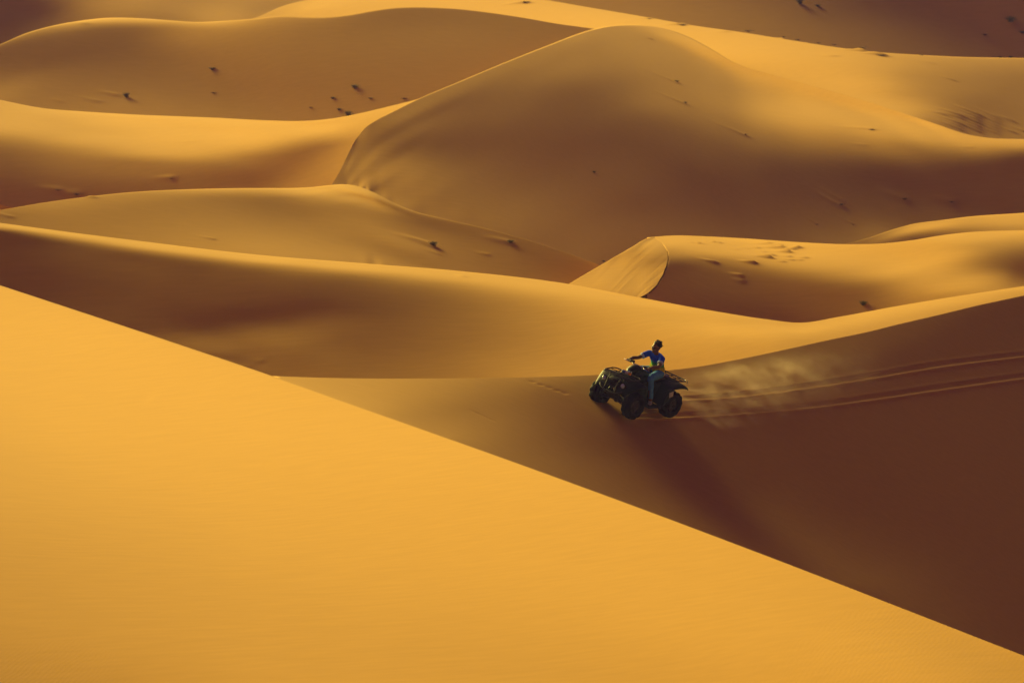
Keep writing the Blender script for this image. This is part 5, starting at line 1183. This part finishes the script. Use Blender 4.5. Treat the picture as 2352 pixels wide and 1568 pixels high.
# ---------------------------------------------------------------- desert shrubs, each rooted where it grows
def leaf_mat(name, c1, c2):
    m = node_mat(name, c1, .7, 0, .2); t = m.node_tree; N = t.nodes; L = t.links
    oi = N.new('ShaderNodeNewGeometry'); nz = N.new('ShaderNodeTexNoise'); nz.inputs['Scale'].default_value = 9
    mx = N.new('ShaderNodeMix'); mx.data_type = 'RGBA'; mx.inputs['A'].default_value = (*c1, 1); mx.inputs['B'].default_value = (*c2, 1)
    L.new(oi.outputs['Position'], nz.inputs['Vector']); L.new(nz.outputs['Fac'], mx.inputs['Factor'])
    L.new(mx.outputs['Result'], N['Principled BSDF'].inputs['Base Color'])
    return m
LEAF = leaf_mat('desert_foliage', (.13, .12, .05), (.21, .18, .085))
TWIG = leaf_mat('dry_twigs', (.17, .105, .060), (.27, .17, .095))
def tuft(seed, nb, spread, hh, wide):
    rr = random.Random(seed); bm = bmesh.new()
    for i in range(nb):
        a = rr.uniform(0, 2 * math.pi); lean = rr.uniform(.05, 1.0) ** .8 * spread; h = rr.uniform(.45, 1.0) * hh
        b = V3(rr.gauss(0, .10), rr.gauss(0, .10), 0)
        d = V3(math.cos(a), math.sin(a), 0); w = V3(-d.y, d.x, 0) * wide * rr.uniform(.6, 1.2)
        p1 = b + d * lean * .35 + V3(0, 0, h * .6); p2 = b + d * lean + V3(0, 0, h * rr.uniform(.75, 1.0))
        v = [bm.verts.new(q) for q in (b - w, b + w, p1 + w * .8, p1 - w * .8, p2)]
        bm.faces.new(v[:4]); bm.faces.new((v[3], v[2], v[4]))
        for _ in range(3):
            q = p1.lerp(p2, rr.random()); e = V3(rr.gauss(0, .08), rr.gauss(0, .08), rr.uniform(0, .08)); w2 = V3(rr.gauss(0, wide), rr.gauss(0, wide), wide * .5)
            vv = [bm.verts.new(x) for x in (q - w2, q + w2, q + e)]; bm.faces.new(vv)
    return bm
TUFTS = []
for i, (sd, nb, sp, hh, wd, mt) in enumerate(((1, 150, .50, .55, .016, LEAF), (2, 120, .62, .36, .018, LEAF), (3, 80, .70, .24, .018, TWIG))):
    bm = tuft(sd, nb, sp, hh, wd)
    me = bpy.data.meshes.new('desert_shrub'); bm.to_mesh(me); bm.free(); me.materials.append(mt); TUFTS.append(me)
# (dune, bearing, depression, width, kind, label)
SHRUBS = [
 ('M', 995, 566, 30, 0, 'largest green grass tuft, on the smooth slope left of the slip face', 'slope'),
 ('M', 1172, 558, 28, 1, 'low green tuft right of the largest grass tuft on the smooth slope', 'slope'),
 ('E', 1385, 600, 18, 1, 'small tuft just above the pointed start of the lit slip face', 'slope'),
 ('F', 1983, 699, 30, 0, 'tuft at the foot of the dark slope above the long sunlit strip', 'slope'),
 ('E', 1364, 396, 20, 1, 'lone dark tuft in the middle of the big central dune', 'slope'),
 ('E', 1554, 189, 20, 1, 'dark tuft with a sand tail, upper of two on the central dune near its crest', 'central dune'),
 ('E', 1574, 238, 18, 1, 'dark tuft with a sand tail, lower of two on the central dune near its crest', 'central dune'),
 ('E', 1712, 311, 20, 2, 'twiggy tuft on the dim right shoulder of the central dune', 'central dune'),
 ('E', 2003, 299, 22, 2, 'brown tuft at the lower edge of the lit band on the right flank', 'central dune'),
 ('E', 1932, 471, 26, 2, 'wide low tuft in the deep shade, leftmost of three above the far right lit ridge', 'shaded hollow'),
 ('E', 2078, 458, 26, 2, 'wide low tuft in the deep shade, middle of three above the far right lit ridge', 'shaded hollow'),
 ('E', 2186, 465, 22, 2, 'wide low tuft in the deep shade, rightmost of three above the far right lit ridge', 'shaded hollow'),
 ('E', 1874, 515, 16, 2, 'tiny dark tuft at the foot of the shaded hollow, left one of a pair', 'shaded hollow'),
 ('E', 1958, 515, 14, 2, 'tiny dark tuft at the foot of the shaded hollow, right one of a pair', 'shaded hollow'),
 ('M', 489, 550, 14, 2, 'small dark tuft on the pale lower left dune above the bright ridge line', 'slope'),
 ('D', 394, 412, 22, 2, 'small tuft on the dim slope beneath the broad lit valley on the left', 'left valley'),
 ('D', 133, 440, 26, 2, 'low dry clump in the dark left corner of the valley, left of its neighbour', 'left valley'),
 ('D', 176, 449, 30, 2, 'low dry clump in the dark left corner of the valley, right of its neighbour', 'left valley'),
 ('C', 290, 223, 26, 0, 'dark green bush on the far shaded slope just above the lit valley, far left', 'far slope'),
 ('C', 488, 160, 26, 1, 'highest grey green bush on the far shaded slope at the upper left', 'far slope'),
 ('C', 491, 213, 20, 2, 'faint bush directly below the highest bush of the far shaded slope', 'far slope'),
 ('C', 815, 202, 26, 0, 'tallest bush of the loose cluster at the right end of the far shaded slope', 'far slope'),
 ('C', 764, 226, 20, 1, 'small bush at the left end of the cluster on the far shaded slope', 'far slope'),
 ('C', 851, 226, 22, 2, 'flat brown bush right of the cluster, midway to the valley corner', 'far slope'),
 ('C', 930, 227, 24, 2, 'flat bush nearest the point where the lit valley meets the central dune', 'far slope'),
 ('C', 779, 252, 22, 1, 'grey bush low in the cluster, just above the lit valley rim', 'far slope'),
 ('C', 800, 265, 28, 0, 'dark bush touching the lit rim of the valley below the cluster', 'far slope'),
 ('C', 714, 247, 18, 2, 'faint bush on the far slope, left and below the cluster', 'far slope'),
 ('B', 2024, 129, 42, 2, 'largest brown mound of twigs on the bright far slope at the upper right', 'far crest'),
 ('B', 1980, 112, 38, 2, 'brown mound of twigs just above and left of the largest one', 'far crest'),
 ('B', 1719, 72, 36, 2, 'brown clump breaking the bright far crest line, the widest left of centre right', 'far crest'),
 ('B', 1568, 59, 32, 2, 'brown clump on the bright far slope right behind the central dune top', 'far crest'),
 ('B', 1206, 8, 30, 2, 'lone brown clump in the bright strip at the top edge of the picture', 'far crest'),
 ('B', 1833, 92, 24, 2, 'brown clump on the bright crest, midway between the widest clump and the twig mounds', 'far crest'),
 ('B', 1800, 85, 16, 2, 'little clump on the bright crest, first one right of the widest clump', 'far crest'),
 ('B', 1880, 99, 20, 2, 'flat low clump on the bright crest, third one right of the widest clump', 'far crest'),
 ('B', 1917, 103, 22, 2, 'flat low clump on the bright crest, last one left of the twig mounds', 'far crest'),
 ('B', 1493, 44, 22, 2, 'small flat clump on the bright crest above the central dune top', 'far crest'),
 ('B', 2115, 127, 20, 2, 'small clump on the far crest, first one right of the largest twig mound', 'far crest'),
 ('B', 2352, 303, 22, 2, 'small clump at the right edge of the picture in the upper right hollow', 'far crest'),
 ('A', 1837, 8, 30, 0, 'green bush at the top edge on the farthest brown slope, left of its smaller neighbour', 'farthest slope'),
 ('A', 1879, 15, 24, 1, 'smaller faint bush beside the green bush at the top edge of the farthest slope', 'farthest slope'),
 ('A', 2322, 50, 38, 0, 'big dark bush high on the farthest slope in the upper right corner', 'farthest slope'),
 ('A', 2348, 76, 24, 1, 'dark bush at the right edge below the big bush of the upper right corner', 'farthest slope'),
 ('A', 2262, 80, 26, 2, 'faint brown bush left of and below the big bush of the upper right corner', 'farthest slope'),
 ('A', 2298, 133, 20, 1, 'left one of two small bushes on the dark slope touching the far crest line', 'farthest slope'),
 ('A', 2321, 133, 20, 1, 'right one of two small bushes on the dark slope touching the far crest line', 'farthest slope'),
]
rnd = random.Random(11)
for i, (k, u, v, w, kind, lab, grp) in enumerate(SHRUBS):
    p = surf(k, np.array([float(u)]), np.array([float(v)]))
    zz = mounds(k, p[None])[0, 0] if k in MOUNDS else 0
    o = bpy.data.objects.new('desert_shrub', TUFTS[kind]); COL.objects.link(o)
    width = w * p[0, 1] / 14945.0
    sc = .72 * width / (.95, 1.1, 1.25)[kind]
    o.location = (p[0, 0], p[0, 1], p[0, 2] + zz - .02)
    o.scale = (sc, sc, sc * rnd.uniform(.85, 1.15)); o.rotation_euler = (0, 0, rnd.uniform(0, 6.28))
    tag(o, lab, 'shrub', 'desert shrubs scattered over the dunes')

# ---------------------------------------------------------------- sand thrown up behind the wheels
def dust():
    # corners follow the ground; height above it comes from a quadratic fit of the slope
    us = np.linspace(1500, 2470, 34); vs = np.linspace(0, 1, 14)
    U = np.repeat(us[:, None], 14, 1)
    top = np.interp(us, [1500, 1700, 2000, 2470], [868, 850, 800, 745]); bot = np.interp(us, [1500, 1700, 2000, 2470], [975, 975, 950, 890])
    V = top[:, None] * (1 - vs) + bot[:, None] * vs
    P = surf('I', U.ravel(), V.ravel())
    o0 = Vector(surf('I', np.array([1575.]), np.array([935.]))[0])
    d = Vector(surf('I', np.array([2352.]), np.array([840.]))[0]) - o0; d.z = 0; d.normalize()
    nn = V3(-d.y, d.x, 0)
    x = (P[:, 0] - o0.x) * d.x + (P[:, 1] - o0.y) * d.y; y = (P[:, 0] - o0.x) * nn.x + (P[:, 1] - o0.y) * nn.y; z = P[:, 2] - o0.z
    A = np.stack([np.ones_like(x), x, y, x * x, x * y, y * y], -1)
    q = np.linalg.lstsq(A, z, rcond=None)[0]
    g = lambda X, Y: q[0] + q[1] * X + q[2] * Y + q[3] * X * X + q[4] * X * Y + q[5] * Y * Y
    bm = bmesh.new(); nx, ny = 16, 6; HT = .85
    X0, X1, Y0, Y1 = -.1, 12.5, -.9, 1.5
    def vert(i, j, k): X = X0 + (X1 - X0) * i / nx; Y = Y0 + (Y1 - Y0) * j / ny; return bm.verts.new((X, Y, g(X, Y) + (HT if k else -.08)))
    G = {(i, j, k): vert(i, j, k) for i in range(nx + 1) for j in range(ny + 1) for k in (0, 1)}
    for i in range(nx):
        for j in range(ny):
            bm.faces.new((G[i, j, 0], G[i, j + 1, 0], G[i + 1, j + 1, 0], G[i + 1, j, 0])); bm.faces.new((G[i, j, 1], G[i + 1, j, 1], G[i + 1, j + 1, 1], G[i, j + 1, 1]))
    for i in range(nx):
        for j in (0, ny): bm.faces.new((G[i, j, 0], G[i + 1, j, 0], G[i + 1, j, 1], G[i, j, 1]))
    for j in range(ny):
        for i in (0, nx): bm.faces.new((G[i, j, 0], G[i, j + 1, 0], G[i, j + 1, 1], G[i, j, 1]))
    m = bpy.data.materials.new('blown_sand'); m.use_nodes = True; t = m.node_tree; N = t.nodes; L = t.links
    N.remove(N['Principled BSDF']); out = N['Material Output']
    pv = N.new('ShaderNodeVolumePrincipled'); L.new(pv.outputs[0], out.inputs['Volume'])
    pv.inputs['Color'].default_value = (.85, .68, .52, 1); pv.inputs['Anisotropy'].default_value = .45
    tc = N.new('ShaderNodeTexCoord'); sx = N.new('ShaderNodeSeparateXYZ'); L.new(tc.outputs['Object'], sx.inputs[0])
    def M(op, a, b=None, c=None, clamp=False):
        n = N.new('ShaderNodeMath'); n.operation = op; n.use_clamp = clamp
        for i, v in enumerate((a, b, c)):
            if v is None: continue
            if isinstance(v, (int, float)): n.inputs[i].default_value = float(v)
            else: L.new(v, n.inputs[i])
        return n.outputs[0]
    Xs, Ys, Zs = sx.outputs
    gx = M('ADD', M('MULTIPLY_ADD', Xs, float(q[1]), float(q[0])), M('MULTIPLY', Ys, float(q[2])))
    gx = M('ADD', gx, M('MULTIPLY', M('MULTIPLY', Xs, Xs), float(q[3])))
    gx = M('ADD', gx, M('MULTIPLY', M('MULTIPLY', Xs, Ys), float(q[4])))
    gx = M('ADD', gx, M('MULTIPLY', M('MULTIPLY', Ys, Ys), float(q[5])))
    H = M('SUBTRACT', Zs, gx)
    # two rows of puffs, one behind each wheel track; the far one rises higher
    def row(y0, w, hh, x0, x1, seed, thr, gain, rise):
        mp = N.new('ShaderNodeCombineXYZ')
        L.new(M('ADD', M('MULTIPLY', Xs, .75), M('MULTIPLY', H, -2.2)), mp.inputs[0]); L.new(M('MULTIPLY', Ys, .8), mp.inputs[1]); L.new(M('MULTIPLY', H, 2.2), mp.inputs[2])
        nz = N.new('ShaderNodeTexNoise'); nz.noise_dimensions = '4D'; nz.inputs['W'].default_value = seed
        nz.inputs['Scale'].default_value = 2.4; nz.inputs['Detail'].default_value = 4; nz.inputs['Roughness'].default_value = .55; nz.inputs['Distortion'].default_value = .6
        L.new(mp.outputs[0], nz.inputs['Vector'])
        puff = M('MULTIPLY', M('SUBTRACT', nz.outputs['Fac'], thr), 4.0, clamp=True)
        # ceiling grows with distance, then thins out
        ceil_ = M('ADD', M('MULTIPLY', M('MINIMUM', Xs, 5.0), rise), hh)
        hf = M('SUBTRACT', 1.0, M('DIVIDE', M('ABSOLUTE', H), ceil_), clamp=True)
        dy = M('DIVIDE', M('ABSOLUTE', M('SUBTRACT', Ys, y0)), w); yf = M('SUBTRACT', 1.0, M('MULTIPLY', dy, dy), clamp=True)
        fa = M('DIVIDE', M('SUBTRACT', Xs, -.1), .35, clamp=True); fb = M('DIVIDE', M('SUBTRACT', x1, Xs), x1 - x0, clamp=True)
        v = M('MULTIPLY', M('MULTIPLY', puff, M('MULTIPLY', hf, hf)), M('MULTIPLY', yf, M('MULTIPLY', fa, M('MULTIPLY', fb, fb))))
        return M('MULTIPLY', v, gain)
    far = row(FARY, .70, .12, .8, 12.0, 3.1, .43, 3.6, .10)
    nr = row(NEARY, .42, .10, .8, 9.0, 8.4, .43, 3.4, .02)
    L.new(M('ADD', far, nr), pv.inputs['Density'])
    o = link_mesh('dust_cloud', bm, m, smooth=False)
    o.matrix_world = Matrix(((d.x, nn.x, 0, o0.x), (d.y, nn.y, 0, o0.y), (0, 0, 1, o0.z), (0, 0, 0, 1)))
    tag(o, 'pale haze of sand thrown up along the wheel tracks behind the quad bike', 'dust', kind='stuff')
    return o
_o = surf('I', np.array([1575.]), np.array([935.]))[0]; _e = surf('I', np.array([2352.]), np.array([840.]))[0]
_d = (_e - _o)[:2]; _d /= np.linalg.norm(_d)
def _lat(u, v):
    p = surf('I', np.array([float(u)]), np.array([float(v)]))[0] - _o
    return float(-p[0] * _d[1] + p[1] * _d[0])
FARY = _lat(1748, 900) + .12; NEARY = _lat(1748, 941)
dust()
scene.cycles.volume_step_rate = .6
scene.cycles.volume_max_steps = 256
